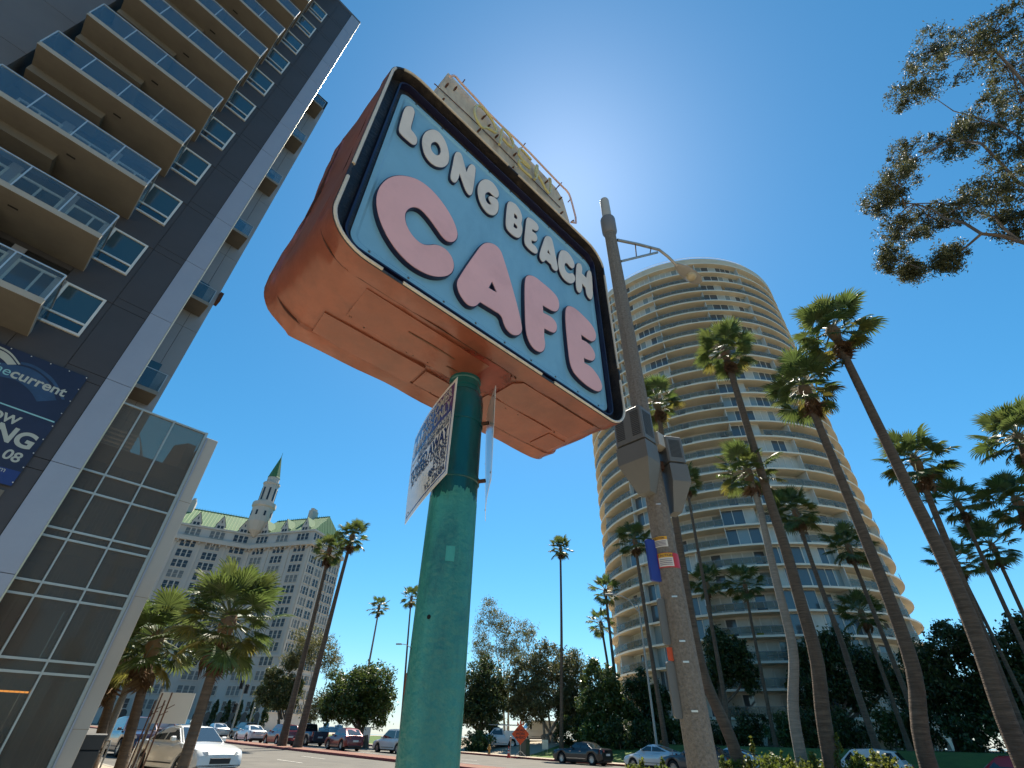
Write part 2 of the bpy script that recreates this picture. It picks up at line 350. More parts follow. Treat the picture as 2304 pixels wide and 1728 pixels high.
m_neonclear = mat('unlit_yellow_tube', (0.52, 0.47, 0.20), 0.2, var=0.15, vscale=14)
m_pinktube = mat('unlit_pink_tube', (0.62, 0.44, 0.40), 0.2, var=0.1, vscale=14)
m_dark = mat('dark_hole', (0.004, 0.004, 0.004), 0.9)
X0, X1, Z0, Z1, YF, YB = -1.49, 1.57, 3.93, 6.53, -0.49, 0.49
sign = thing('cafe_pole_sign', 'big salmon pole sign reading LONG BEACH CAFE on a blue face over a teal pole', 'sign', (POLE.x, POLE.y, gz(POLE.x, POLE.y)), SA)
GZ0 = gz(POLE.x, POLE.y)
def sz(z): return z - GZ0
# cabinet shell: rounded rectangle lofted front to back with dents in its skin
prof = rrect(X0, X1, Z0, Z1, 0.30, 10); b = MB(); ys = [YF, YF + .012, YF + .14, YF + .155, YF + .3, -0.05, 0.15, YB - .17, YB - .155, YB - .012, YB]
ring = []
def densify(P, d=0.12):
    Q = []
    for i, p in enumerate(P):
        q = P[(i + 1) % len(P)]; L = math.hypot(q[0] - p[0], q[1] - p[1]); k = max(1, int(L / d))
        for j in range(k): Q.append((p[0] + (q[0] - p[0]) * j / k, p[1] + (q[1] - p[1]) * j / k))
    return Q
prof = densify(prof); n = len(prof); cx, cz = (X0 + X1) / 2, (Z0 + Z1) / 2
vs = []
for k, y in enumerate(ys):
    inset = {1: 0.0, 3: 0.012, 4: 0.014, 5: 0.014, 6: 0.014, 7: 0.012}.get(k, 0.0)
    for i, (x, z) in enumerate(prof):
        wob = 0.010 * math.sin(i * 0.9 + k * 1.7) * math.sin(i * 0.37 + 2 * k) + (0.018 * math.sin(i * 0.31) if x < X0 + .25 and k > 2 else 0) + (0.012 * math.sin(i * 0.55) if k >= 8 else 0)
        d = math.hypot(x - cx, z - cz); f = 1 - (inset + (wob if k > 1 else 0)) / d
        vs.append((cx + (x - cx) * f, y, sz(cz + (z - cz) * f)))
fs = [(k * n + i, k * n + (i + 1) % n, (k + 1) * n + (i + 1) % n, (k + 1) * n + i) for k in range(len(ys) - 1) for i in range(n)]
fs.append(tuple((len(ys) - 1) * n + i for i in range(n)))
b.add(vs, fs); cab = b.build('cabinet', m_salmon, sign, smooth=True)
def ringmesh(name, outer, inner, y0, y1, m, parent):          # a frame between two outlines
    bb = MB(); n1 = len(outer); vv = [(x, y0, sz(z)) for x, z in outer] + [(x, y0, sz(z)) for x, z in inner] + [(x, y1, sz(z)) for x, z in outer] + [(x, y1, sz(z)) for x, z in inner]
    ff = []
    for i in range(n1):
        j = (i + 1) % n1; ff += [(i, j, n1 + j, n1 + i), (i, j, 2 * n1 + j, 2 * n1 + i), (n1 + i, n1 + j, 3 * n1 + j, 3 * n1 + i), (2 * n1 + i, 2 * n1 + j, 3 * n1 + j, 3 * n1 + i)]
    bb.add(vv, ff); return bb.build(name, m, parent, smooth=True)
def off(d, r=0.30): return rrect(X0 + d, X1 - d, Z0 + d, Z1 - d, max(0.03, r - d), 10)
ringmesh('front_rim', off(0.001), off(0.020), YF - 0.006, YF + 0.001, m_black, sign); ringmesh('channel_wall', off(0.014), off(0.020), YF + .002, YF + .114, m_black, sign)
m_seam = mat('seam_rust', (0.07, 0.025, 0.015), 0.8, var=.4, vscale=8)  # dark rust brown of the cabinet seam strips
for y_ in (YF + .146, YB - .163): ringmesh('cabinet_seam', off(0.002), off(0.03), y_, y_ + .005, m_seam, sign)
bb = MB(); bk = densify(off(0.02), .4); bb.add([(x, YF + 0.115, sz(z)) for x, z in bk] , [tuple(range(len(bk)))]); bb.build('channel_back', m_black, sign)
ringmesh('channel_side', off(0.12, .26), off(0.135, .26), YF + 0.05, YF + 0.114, m_navy, sign)
# white tube round the rim, in separate lengths
per = densify(off(0.017), 0.05); N_ = len(per); cuts = [0, .17, .31, .47, .565, .70, .86, 1.0]
for c0, c1 in zip(cuts[:-1], cuts[1:]):
    seg = [per[i % N_] for i in range(int(c0 * N_) + 1, int(c1 * N_) - 1)]
    bb = MB(); bb.tube([(x, YF - 0.006, sz(z)) for x, z in seg], 0.0125, 8); bb.build('rim_tube', m_tube, sign, smooth=True)
# blue face with its embossed border
BX0, BX1, BZ0, BZ1 = -1.315, 1.425, 4.125, 6.31; YP = YF + 0.10
bb = MB(); o1 = rrect(BX0, BX1, BZ0, BZ1, .10, 8); o2 = rrect(BX0 + .035, BX1 - .035, BZ0 + .035, BZ1 - .035, .08, 8); o3 = rrect(BX0 + .055, BX1 - .055, BZ0 + .055, BZ1 - .055, .07, 8); k = len(o1)
bb.add([(x, YP + .008, sz(z)) for x, z in o1] + [(x, YP, sz(z)) for x, z in o1] + [(x, YP, sz(z)) for x, z in o2] + [(x, YP + .012, sz(z)) for x, z in o3],
       [(l * k + i, l * k + (i + 1) % k, (l + 1) * k + (i + 1) % k, (l + 1) * k + i) for l in range(3) for i in range(k)] + [tuple(3 * k + i for i in range(k))])
bb.build('blue_face', m_blue, sign)
m_screw = mat('face_screw_metal', (0.12, 0.13, 0.13), .4, metal=.7)
for i_ in range(9):
    for z_ in (BZ0 + .02, BZ1 - .02): bq = MB(); bq.lathe([(.009, 0), (.009, .004), (.004, .007), (0, .007)], 8); bq.build('face_screw', m_screw, sign, loc=(BX0 + .15 + i_ * (BX1 - BX0 - .3) / 8, YP - .0005, sz(z_)), rot=(R(90), 0, 0))
# letters, traced in the picture and laid on the sign plane
ZA = lambda x, y: (820 + x / 2.765, 360 + y / 2.765); ZB = lambda x, y: (870 + x / 3.456, 210 + y / 3.456)
C = 1
LET = [
 (ZA, 'pink', [[(225,92),(150,108),(95,160),(72,230),(78,310),(105,400),(150,490),(210,575),(285,650),(365,700),(440,727),(510,724),(548,700),(560,655),(545,600),(505,550),(450,524),(400,530),(360,525),(310,485),(270,425),(252,370),(255,325),(280,298),(315,290),(350,305),(385,340),(420,385),(455,435),(490,485),(525,510),(560,508),(580,480),(578,440),(555,375),(515,305),(465,235),(400,165),(320,112)]]),
 (ZA, 'pink', [[(765,512),(810,522),(848,560),(866,610),(900,720),(940,860),(965,960),(981,1035),(980,1072),(955,1092),(920,1087),(885,1055),(865,1010),(858,978),(838,955,C),(722,884,C),(710,892),(700,905),(670,912),(635,895),(598,845),(578,795),(576,755),(592,725),(640,650),(690,580),(730,525)],
               [(795,755,C),(824,824,C),(773,795,C)]]),
 (ZA, 'pink', [[(1020,714),(1060,724),(1110,765),(1170,815),(1206,860),(1214,905),(1204,938),(1178,944),(1110,903,C),(1113,950,C),(1165,975),(1195,1013),(1200,1050),(1185,1076),(1160,1068),(1119,1046,C),(1118,1100),(1127,1150),(1117,1187),(1090,1197),(1050,1172),(1018,1117),(1003,1050),(1000,960),(997,850),(998,770),(1003,730)]]),
 (ZA, 'pink', [[(1272,906),(1310,920),(1370,975),(1420,1030),(1442,1080),(1440,1117),(1420,1130),(1395,1119),(1349,1085,C),(1352,1117,C),(1385,1132),(1420,1170),(1439,1215),(1428,1250),(1400,1246),(1365,1230,C),(1369,1262,C),(1410,1285),(1450,1335),(1478,1390),(1479,1432),(1452,1442),(1400,1415),(1340,1365),(1298,1315),(1277,1255),(1265,1150),(1254,1040),(1250,950),(1257,914)]]),
 (ZB, 'white', [[(175,97),(205,108),(219,140),(215,170),(188,262),(192,285),(205,298),(234,338),(240,370),(230,398),(205,400),(165,367),(120,327),(96,297),(95,265),(113,200),(133,130),(150,103)]]),
 (ZB, 'white', [[(345,280),(300,298),(276,345),(276,410),(298,482),(343,542),(395,573),(447,575),(480,547),(489,495),(477,425),(452,358),(412,303),(375,282)], [(375,375),(350,385),(342,415),(352,450),(380,480),(407,482),(421,460),(421,430),(408,398),(392,380)]]),
 (ZB, 'white', [[(555,453),(582,467),(600,530),(621,612,C),(640,560),(665,547),(690,570),(692,600),(682,690),(670,770),(656,794),(635,787),(608,740),(583,665),(568,623,C),(560,660),(540,694),(520,692),(499,667),(496,635),(513,560),(526,485),(538,456)]]),
 (ZB, 'white', [[(775,664),(738,674),(713,708),(706,760),(718,825),(748,890),(795,942),(837,950),(864,927),(872,880),(868,838),(845,812),(810,796),(791,803),(796,828),(816,862,C),(797,866),(772,838),(763,795),(774,772),(797,764),(822,788),(848,812),(868,810),(876,780),(857,733),(822,688)]]),
 (ZB, 'white', [[(960,838),(1002,858),(1037,905),(1054,955),(1055,985),(1046,1012),(1057,1050),(1054,1090),(1037,1122),(1010,1122),(968,1092),(933,1052),(926,1010),(930,930),(938,865),(946,843)], [(992,931,C),(1012,948),(1019,968),(1009,980),(991,965,C)], [(990,1006,C),(1012,1025),(1019,1045),(1009,1054),(987,1038,C)]]),
 (ZB, 'white', [[(1105,963),(1140,983),(1172,1015),(1184,1045),(1177,1067),(1160,1070),(1134,1054,C),(1132,1072,C),(1160,1090),(1174,1120),(1170,1147),(1150,1152),(1127,1139,C),(1129,1166,C),(1155,1185),(1174,1215),(1174,1242),(1155,1247),(1113,1217),(1078,1177),(1070,1140),(1078,1060),(1086,985),(1093,966)]]),
 (ZB, 'white', [[(1250,1106),(1277,1117),(1292,1150),(1312,1250),(1330,1340),(1332,1372),(1316,1384),(1290,1362),(1278,1328,C),(1239,1294,C),(1222,1312),(1203,1302),(1188,1267),(1193,1235),(1213,1170),(1233,1113)], [(1257,1215,C),(1276,1260,C),(1249,1236,C)]]),
 (ZB, 'white', [[(1370,1218),(1402,1228),(1437,1270),(1460,1320),(1462,1352),(1445,1364),(1425,1347),(1405,1320),(1389,1318),(1381,1345),(1394,1385),(1420,1403),(1445,1394),(1464,1420),(1467,1457),(1445,1480),(1410,1472),(1368,1432),(1340,1370),(1333,1310),(1340,1255),(1353,1223)]]),
 (ZB, 'white', [[(1490,1318),(1512,1326),(1522,1360),(1519,1400,C),(1554,1435,C),(1559,1395),(1570,1373),(1590,1385),(1597,1420),(1602,1500),(1604,1580),(1593,1604),(1575,1597),(1553,1560),(1547,1510,C),(1519,1476,C),(1522,1510),(1513,1547),(1495,1552),(1476,1522),(1471,1460),(1473,1380),(1478,1328)]]),
]
for Zf, colr, loops in LET:
    big = colr == 'pink'; dep = 0.042 if big else 0.030; yl = YP + .012 - dep
    sp = []
    for L in loops:
        P = chaikin([sign_uv(*Zf(p[0], p[1]), yl) + ((1,) if len(p) > 2 else ()) for p in L], 2); sp.append(P)
    me = curve_mesh(sp, 'letter', extrude=(dep - .006) / 2, offset=0.007, mats=[m_navy]); lo = obj('letter', me, sign, (0, YP + .012 - (dep - .006) / 2 - .0005, -GZ0), (R(90), 0, 0))
    me = curve_mesh(sp, 'letter_face', extrude=0.0025, offset=-0.001, mats=[m_pink if big else m_white]); fo = obj('letter_face', me, lo); fo.location = (0, 0, (dep - .006) / 2 + .003)
# access panels and seams on the underside
def under(name, pts, t, m, lip=0.0):
    zb = sz(Z0 + .014); bb = MB(); bb.prism(pts, zb - t, zb + .02); return bb.build(name, m, sign)
under('bottom_panel', [(-1.08, -.30), (.0, -.285), (.0, .06), (-1.05, .02)], .012, m_salmon2)
under('bottom_panel', [(-1.17, .09), (-.33, .09), (-.31, .345), (-1.14, .345)], .018, m_salmon2)
under('bottom_panel', [(-.30, .12), (.04, .12), (.04, .345), (-.28, .345)], .012, m_salmon2)
under('bottom_panel', [(.34, -.33), (1.25, -.33), (1.25, -.03), (.28, -.03), (.28, -.26)], .016, m_salmon2)
under('bottom_panel', [(.25, .0), (1.05, .0), (1.05, .345), (.25, .345)], .011, m_salmon2)
under('bottom_panel', [(1.07, .05), (1.30, .05), (1.30, .30), (1.07, .30)], .010, m_salmon2)
for (x, y, l, rz_) in ((-.45, -.16, .42, .08), (-.12, -.05, .22, -.1)):                      # torn seams
    bb = MB(); bb.prism([(x - l / 2, y - .006), (x, y - .012), (x + l / 2, y - .003), (x + l / 2, y + .006), (x, y + .003), (x - l / 2, y + .004)], sz(Z0 - .0), sz(Z0 - .002)); bb.build('torn_seam', m_rust, sign)
bb = MB()
for i in range(46):
    x = random.uniform(-1.25, 1.3); y = random.choice((-.335, .35, -.31, .02, .33)) + random.uniform(-.02, .02); bb.lathe([(.0, sz(Z0 - .004)), (.006, sz(Z0 + .002)), (.006, sz(Z0 + .02))], 6, (x, y), caps=False)
stuff(bb.build('rivets', m_rust, sign))
# pole: painted lower shaft, dark upper sleeve with an uneven paint edge, collar and cap
bb = MB(); nn = 120
vs = []; zz = [0 - GZ0 * 0 - .1, .6, 1.2, 1.8, 2.2, sz(2.93)]
for k, z in enumerate(zz):
    for j in range(nn):
        t = 2 * math.pi * j / nn; r = 0.160 + (0.0012 * math.sin(5 * t + z * 3)); dz = (0.03 * math.sin(3 * t + 1) + .012 * math.sin(11 * t) + .010 * math.sin(23 * t + 2) + .010 * math.sin(47 * t)) if k == len(zz) - 1 else 0
        vs.append((r * math.cos(t), r * math.sin(t), z + dz))
bb.add(vs, [(k * nn + j, k * nn + (j + 1) % nn, (k + 1) * nn + (j + 1) % nn, (k + 1) * nn + j) for k in range(len(zz) - 1) for j in range(nn)])
shaft = bb.build('pole_shaft', m_teal, sign, smooth=True)
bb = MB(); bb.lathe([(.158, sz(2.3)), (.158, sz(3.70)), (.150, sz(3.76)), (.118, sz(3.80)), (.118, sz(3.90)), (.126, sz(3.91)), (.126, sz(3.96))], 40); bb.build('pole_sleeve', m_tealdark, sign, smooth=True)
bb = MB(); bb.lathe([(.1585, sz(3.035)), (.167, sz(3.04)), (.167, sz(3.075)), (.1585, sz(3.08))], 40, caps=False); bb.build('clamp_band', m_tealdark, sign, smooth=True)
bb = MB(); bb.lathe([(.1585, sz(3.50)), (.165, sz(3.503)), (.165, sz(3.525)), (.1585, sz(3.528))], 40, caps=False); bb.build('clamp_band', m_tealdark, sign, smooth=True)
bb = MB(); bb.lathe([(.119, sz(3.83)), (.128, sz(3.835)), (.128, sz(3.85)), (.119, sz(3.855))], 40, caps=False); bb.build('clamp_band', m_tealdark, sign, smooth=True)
m_patch = mat('brick_red_overspray', (0.20, 0.026, 0.012), 0.45, var=0.2, vscale=5)
_n = m_patch.node_tree; _N = _n.nodes; _tc = _N.new('ShaderNodeTexCoord'); _vs = _N.new('ShaderNodeVectorMath'); _vs.operation = 'DISTANCE'; _vs.inputs[1].default_value = (0, -.14, sz(Z0)); _n.links.new(_tc.outputs['Object'], _vs.inputs[0])
_nz = _N.new('ShaderNodeTexNoise'); _nz.inputs['Scale'].default_value = 7; _nz.inputs['Detail'].default_value = 6; _ma = _N.new('ShaderNodeMath'); _ma.operation = 'MULTIPLY_ADD'; _ma.inputs[1].default_value = .22; _n.links.new(_nz.outputs['Fac'], _ma.inputs[0]); _n.links.new(_vs.outputs['Value'], _ma.inputs[2])
_mr = _N.new('ShaderNodeMapRange'); _mr.interpolation_type = 'SMOOTHSTEP'; _mr.inputs[1].default_value = .46; _mr.inputs[2].default_value = .27; _n.links.new(_ma.outputs[0], _mr.inputs[0]); _n.links.new(_mr.outputs[0], _N['Principled BSDF'].inputs['Alpha'])
bb = MB(); pp = []
for i in range(28):
    t = 2 * math.pi * i / 28; r = .36 * (1 + .10 * math.sin(3 * t + .6) + .08 * math.sin(7 * t)); pp.append((.0 + 1.15 * r * math.cos(t), -.14 + r * math.sin(t)))
bb.prism(pp, sz(Z0 + .006), sz(Z0 + .0075)); bb.build('overspray_patch', m_patch, sign)
def on_pole(px, py):                                          # where a pixel's ray first meets the shaft, as (angle, z) in sign axes
    v = ray(px, py); o = Vector((0, 0, EYE)) - POLE; A = v.x ** 2 + v.y ** 2; B = 2 * (o.x * v.x + o.y * v.y); Cc = o.x ** 2 + o.y ** 2 - .161 ** 2
    D = B * B - 4 * A * Cc; t = (-B - math.sqrt(max(D, 0))) / (2 * A); p = Vector((0, 0, EYE)) + v * t; d = p - POLE
    return math.atan2(d.y, d.x) - SA, p.z
for px, py, r in ((965, 1388, .0115), (927, 1449, .004), (926, 1460, .0045)):
    th, z = on_pole(px, py); bb = MB(); c0 = Vector((.1605 * math.cos(th), .1605 * math.sin(th), sz(z))); t1 = Vector((-math.sin(th), math.cos(th), 0)); nr = Vector((math.cos(th), math.sin(th), 0))
    pts = [c0 + nr * .0022 + t1 * r * math.cos(q) + Vector((0, 0, 1)) * r * 1.05 * math.sin(q) for q in [2 * math.pi * i / 20 for i in range(20)]]
    bb.add(pts, [tuple(range(20))]); bb.build('bolt_hole', m_dark, sign)
th, z = on_pole(1013, 1245); bb = MB(); vs = []                # the square of an old painted-over label
for dz_ in (-.045, .045):
    for i in range(7):
        q = th - .17 + .34 * i / 6; vs.append((.1622 * math.cos(q), .1622 * math.sin(q), sz(z + dz_)))
bb.add(vs, [(i, i + 1, 8 + i, 7 + i) for i in range(6)]); bb.build('old_label', mat('teal_label', (0.04, 0.27, 0.225), 0.5, var=0.2, vscale=14, streak=.3), sign)
# the OPEN cabinet on top
YC = -0.26
bb = MB(); cp = [(-1.0, Z1 - .16), (-.88, 7.84), (1.02, 7.70), (1.16, 7.58), (1.34, 6.9), (1.42, Z1 - .16)]
bb.prism([(x, sz(z)) for x, z in cp], YC, YC + .34, axis='y'); can = bb.build('open_cabinet', m_cream, sign)
bb = MB(); bb.prism([(-1.03, sz(Z1 + .16)), (1.40, sz(Z1 + .16)), (1.40, sz(Z1 + .20)), (-1.03, sz(Z1 + .20))], YC - .012, YC, axis='y'); bb.build('cabinet_seam', m_cream, can)
bb = MB(); bb.prism([(-1.0, sz(Z1 - .02)), (1.42, sz(Z1 - .02)), (1.42, sz(Z1 + .05)), (-1.0, sz(Z1 + .05))], YC - .05, YC, axis='y'); bb.build('cabinet_base', m_cream, can)
Z4 = lambda x, y: (940 + x / 4.1475, 120 + y / 4.1475)
def neon(name, pts, r, m, y, it=1, parent=can):
    P = [sign_uv(*Z4(*p), y) for p in pts]
    for _ in range(it):
        Q = [P[0]]
        for a_, b_ in zip(P[:-1], P[1:]): Q += [(a_[0] * .75 + b_[0] * .25, a_[1] * .75 + b_[1] * .25), (a_[0] * .25 + b_[0] * .75, a_[1] * .25 + b_[1] * .75)]
        Q.append(P[-1]); P = Q
    bq = MB(); bq.tube([(x, y, sz(z)) for x, z in P], r, 8); return bq.build(name, m, parent, smooth=True)
YN = YC - .07
neon('border_tube', [(300,215),(345,205),(400,275),(560,440),(700,600),(1000,880),(1200,1090),(1330,1225),(1405,1295),(1430,1360),(1488,1585),(1440,1575)], .014, m_pinktube, YN)
neon('neon_letter', [(540,500),(560,484),(600,500),(650,560),(700,630),(738,720),(725,745),(690,720),(640,690),(600,700),(560,640),(530,570),(530,520),(545,500)], .016, m_neonclear, YN, 2)
neon('neon_letter', [(760,850),(770,840),(785,705),(805,705),(860,770),(895,840),(885,885),(840,850),(790,790)], .016, m_neonclear, YN, 2)
neon('neon_letter', [(1055,995),(1050,985),(960,885),(945,900),(940,960),(1050,1060),(1040,1075),(945,985),(940,1050),(1060,1160)], .016, m_neonclear, YN, 1)
neon('neon_letter', [(1090,1175),(1110,1165),(1120,1050),(1105,1045),(1095,1150),(1120,1130),(1215,1310),(1240,1290),(1240,1175),(1225,1170)], .016, m_neonclear, YN, 1)
neon('old_tube', [(155,285),(165,290),(600,700),(930,1035),(1330,1440)], .006, m_rust, YC - .015)
for p in ((270,300),(350,330),(610,600),(660,680),(905,945),(735,775),(880,1075),(1200,1200),(570,720),(230,440),(1340,1490),(1330,1355),(1440,1570)):
    x, z = sign_uv(*Z4(*p), YC - .03); bq = MB(); bq.lathe([(.007, 0), (.013, .008), (.013, .04), (.007, .06)], 8); bq.build('standoff', m_rust, can, loc=(x, YC - .004, sz(z)), rot=(R(90), 0, 0))
for p in ((420,270),(985,860),(1325,1225),(640,570),(1415,1370),(1300,1250)):
    x, z = sign_uv(*Z4(*p), YC - .03); bq = MB(); bq.tube([(x, YC, sz(z) - .02), (x, YN, sz(z) + .01)], .007, 6); bq.build('tube_bracket', m_rust, can)
neon('hanging_wire', [(905,1030),(930,1080),(880,1060),(900,1120),(915,1150),(905,1160)], .006, m_tube, YC - .04)
# parking placards clamped to the pole
m_plate = mat('placard_white', (0.66, 0.63, 0.55), 0.16, var=0.04, vscale=3, spec=0.6)
m_purple = mat('placard_purple', (0.035, 0.018, 0.13), 0.2, spec=0.6)
m_ink = mat('placard_ink', (0.03, 0.02, 0.08), 0.3)
m_alu = mat('dull_aluminium', (0.35, 0.34, 0.32), 0.4, metal=0.8, var=0.15, vscale=8)
def placard(label, p0, p1, zlo, zhi, bow, lettered, back):
    """a thin bowed sheet from p0 (edge by the pole) to p1; local x runs from p0 to p1"""
    d = (p1 - p0); L = d.length; az = math.atan2(d.y, d.x)
    t = thing('parking_placard', label, 'sign', (p0.x, p0.y, zlo), az)
    Hh = zhi - zlo; nx, nz = 10, 8
    def S(u, v, o=0.0): return (u * L, bow * (math.sin(math.pi * u) * (.4 + .6 * v) - (0.9 * u * (1 - v) ** 2)) + o, v * Hh)
    bb = MB(); vs = []
    for o_ in (-.0015, .0015):
        for j in range(nz + 1):
            for i in range(nx + 1): vs.append(S(i / nx, j / nz, o_))
    W_ = nx + 1; K = W_ * (nz + 1); fs = []
    for j in range(nz):
        for i in range(nx):
            q = (j * W_ + i, j * W_ + i + 1, (j + 1) * W_ + i + 1, (j + 1) * W_ + i); fs += [q, tuple(K + e for e in reversed(q))]
    for i in range(nx): fs += [(i, i + 1, K + i + 1, K + i), (nz * W_ + i, nz * W_ + i + 1, K + nz * W_ + i + 1, K + nz * W_ + i)]
    for j in range(nz): fs += [(j * W_, (j + 1) * W_, K + (j + 1) * W_, K + j * W_), (j * W_ + nx, (j + 1) * W_ + nx, K + (j + 1) * W_ + nx, K + j * W_ + nx)]
    bb.add(vs, fs); plate = bb.build('plate', m_plate if not back else m_alu, t, smooth=True)
    side = 1
    def sheet_on(name, me, u0, v0, m, flip):                   # bend a flat lettering mesh onto the bowed sheet
        for v in me.vertices:
            x, y = v.co.x, v.co.y; u = u0 - x / L if flip else u0 + x / L; q = S(u, v0 + y / Hh, 0)
            v.co = (q[0], q[1] + side * (.003 + abs(v.co.z)), q[2])
        return obj(name, me, plate)
    if lettered:
        fl = True
        def rect(u0, u1, v0, v1, m, o_=.0022):
            bq = MB(); vv = []
            for i in range(9):
                u = u0 + (u1 - u0) * i / 8
                for v in (v0, v1): q = S(u, v); vv.append((q[0], q[1] + side * o_, q[2]))
            bq.add(vv, [(2 * i, 2 * i + 2, 2 * i + 3, 2 * i + 1) for i in range(8)]); return bq.build('printed_band', m, plate)
        rect(.03, .97, .62, .965, m_purple)
        rect(.03, .045, .04, .62, m_purple); rect(.955, .97, .04, .62, m_purple); rect(.045, .955, .04, .055, m_purple)
        rect(.05, .95, .60, .655, m_plate, .0034)
        for txt, v0, size, mm_, o_ in (('CUSTOMER', .835, .115, m_plate, .002), ('PARKING ONLY', .70, .115, m_plate, .002), ('DURING BUSINESS HOURS', .608, .055, m_ink, 0), ('UNAUTHORIZED VEHICLES', .545, .055, m_ink, 0),
                                       ('TOWED AWAY', .405, .125, m_purple, .003), ('AT OWNERS EXPENSE', .325, .08, m_ink, 0), ('ISSUED', .245, .075, m_ink, 0), ('989-2375', .155, .085, m_ink, 0), ('V.C. 22658A', .072, .075, m_ink, 0)):
            me = text_mesh(txt, size, mm_, offset=o_ + .0016, extrude=0.0006, align='RIGHT'); 
            wmin = min((v.co.x for v in me.vertices), default=-1)
            if -wmin > .88 * L:
                for v in me.vertices: v.co.x *= .88 * L / -wmin
            for v in me.vertices: v.co.x = v.co.x
            # text is right aligned at the edge by the pole: local x grows away from it, so mirror
            for v in me.vertices: v.co.x = v.co.x
            sheet_on('lettering', me, .06, v0, mm_, True)
    for u, v in ((.9, .6), (.9, .08), (.08, .93), (.08, .1)):
        q = S(u, v); bq = MB(); bq.lathe([(.007, -.004), (.007, .004), (.0, .005)], 8); bq.build('screw', m_rust, plate, loc=q, rot=(R(90), 0, 0))
    return t
def ptr(az, r): return Vector((r * math.sin(R(az)), r * math.cos(R(az)), 0))
placard('bowed parking placard with purple band and towing notice left of the teal pole', ptr(-8.3, 2.64), ptr(-13.05, 3.58), 2.92, 3.66, .028, 1, False)
placard('bowed placard seen edge-on clamped right of the teal pole', ptr(-2.45, 2.80), ptr(-3.35, 3.55), 2.98, 3.73, .03, 0, False)
for z in (3.05, 3.515):
    for a0, a1 in ((-10.2, -8.9), (-4.2, -3.2)):
        q0, q1 = ptr(a0, 3.0), ptr(a1, 2.98); bq = MB(); bq.tube([(q0.x, q0.y, 0), (q1.x, q1.y, 0)], .014, 6)
        br = bq.build('clamp_bracket', m_rust, sign); br.matrix_parent_inverse = Matrix.Identity(4)
        inv = Matrix.Translation((POLE.x, POLE.y, GZ0)) @ Matrix.Rotation(SA, 4, 'Z')
        br.matrix_local = inv.inverted() @ Matrix.Translation((0, 0, z))
# ================================================================== apartment tower with balconies and banner, car-park wing
m_char = mat('charcoal_panel', (0.052, 0.050, 0.054), 0.65, var=0.10, vscale=0.7, bump=0.08, bscale=8)
m_char2 = mat('grey_panel', (0.115, 0.115, 0.12), 0.65, var=0.08, vscale=0.6)
m_lt = mat('pale_metal_panel', (0.33, 0.35, 0.40), 0.42, metal=0.2, var=0.05, vscale=0.8)
m_ltwall = mat('pale_wall_panel', (0.36, 0.36, 0.36), 0.55, var=0.06, vscale=0.7)
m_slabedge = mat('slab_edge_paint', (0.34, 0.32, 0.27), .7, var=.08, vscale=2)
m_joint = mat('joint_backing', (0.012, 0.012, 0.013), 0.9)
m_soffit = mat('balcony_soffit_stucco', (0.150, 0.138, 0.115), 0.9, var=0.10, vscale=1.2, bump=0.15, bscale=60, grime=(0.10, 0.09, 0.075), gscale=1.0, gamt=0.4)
m_wframe = mat('white_window_frame', (0.66, 0.66, 0.62), 0.45, var=0.05, vscale=4)
m_pane = mat('blue_window_glass', (0.012, 0.035, 0.05), 0.05, spec=0.9, coat=0.3)
m_pane2 = mat('teal_window_glass', (0.03, 0.065, 0.08), 0.08, spec=0.9, coat=0.3)
m_blind = mat('window_blind', (0.30, 0.36, 0.38), 0.8)
m_rail = mat('railing_metal', (0.60, 0.60, 0.58), 0.35, metal=0.6)
g_rail = glass_mat('railing_glass', (0.80, 0.86, 0.86), 0.02, 0.04, 0.86, (0.16, 0.18, 0.18), 0.35)
g_screen = glass_mat('screen_glass', (0.66, 0.60, 0.52), 0.0, 0.06, 0.66, (0.22, 0.20, 0.165), 0.30)
m_trim = mat('bright_edge_bead', (0.62, 0.56, 0.40), 0.35, metal=0.3)  # yellow-white stands in for the sunlit column edge
m_mull = mat('mullion_metal', (0.42, 0.45, 0.42), 0.4, metal=0.3, var=0.06)
m_deck = mat('garage_concrete', (0.24, 0.19, 0.13), 0.9, var=0.25, vscale=0.8)
m_beige = mat('beige_stucco', (0.44, 0.41, 0.36), 0.85, var=0.06, vscale=0.6, bump=0.1, bscale=60)
m_lamp = mat('orange_tube_lamp', (0.9, 0.6, 0.2), 0.5, emit=(1.0, 0.45, 0.08), estr=2.2)
tw = thing('apartment_tower', 'tall charcoal panelled apartment tower with long glass balconies and a navy leasing banner', 'building', (0, 0, 0), ANG)
FS = 18.7; FH = 3.09; ZT = 48.2; ZB0 = -1.0
def bx(name, m, parent, *d, smooth_=False): q = MB(); q.box(*d); return q.build(name, m, parent)
bx('wall_core', m_joint, tw, -26, .93, FS + .06, FS + 16, ZB0, ZT - .05)
bx('roof', m_char2, tw, -26.1, .95, FS - .02, FS + 16.1, ZT - .05, ZT + .25)
bx('roof_edge', m_soffit, tw, -26.2, -1.2, FS - .9, FS - .03, ZT - .35, ZT - .06)
_pm = {}
def panel(a0, a1, z0, z1, s, m, nm='wall_panel', th=.075):
    key = (round(a1 - a0, 3), round(z1 - z0, 3), m.name, th)
    if key not in _pm:
        q = MB(); g = .009; q.box(g, a1 - a0 - g, -th, 0, g, z1 - z0 - g); _pm[key] = q.mesh('wall_panel', m)
    return obj(nm, _pm[key], tw, (a0, s, z0))
WT = 13.80                                                    # head of the lowest window seen
WINZ = [(WT + FH * k - 1.73, WT + FH * k) for k in range(-1, 11)]
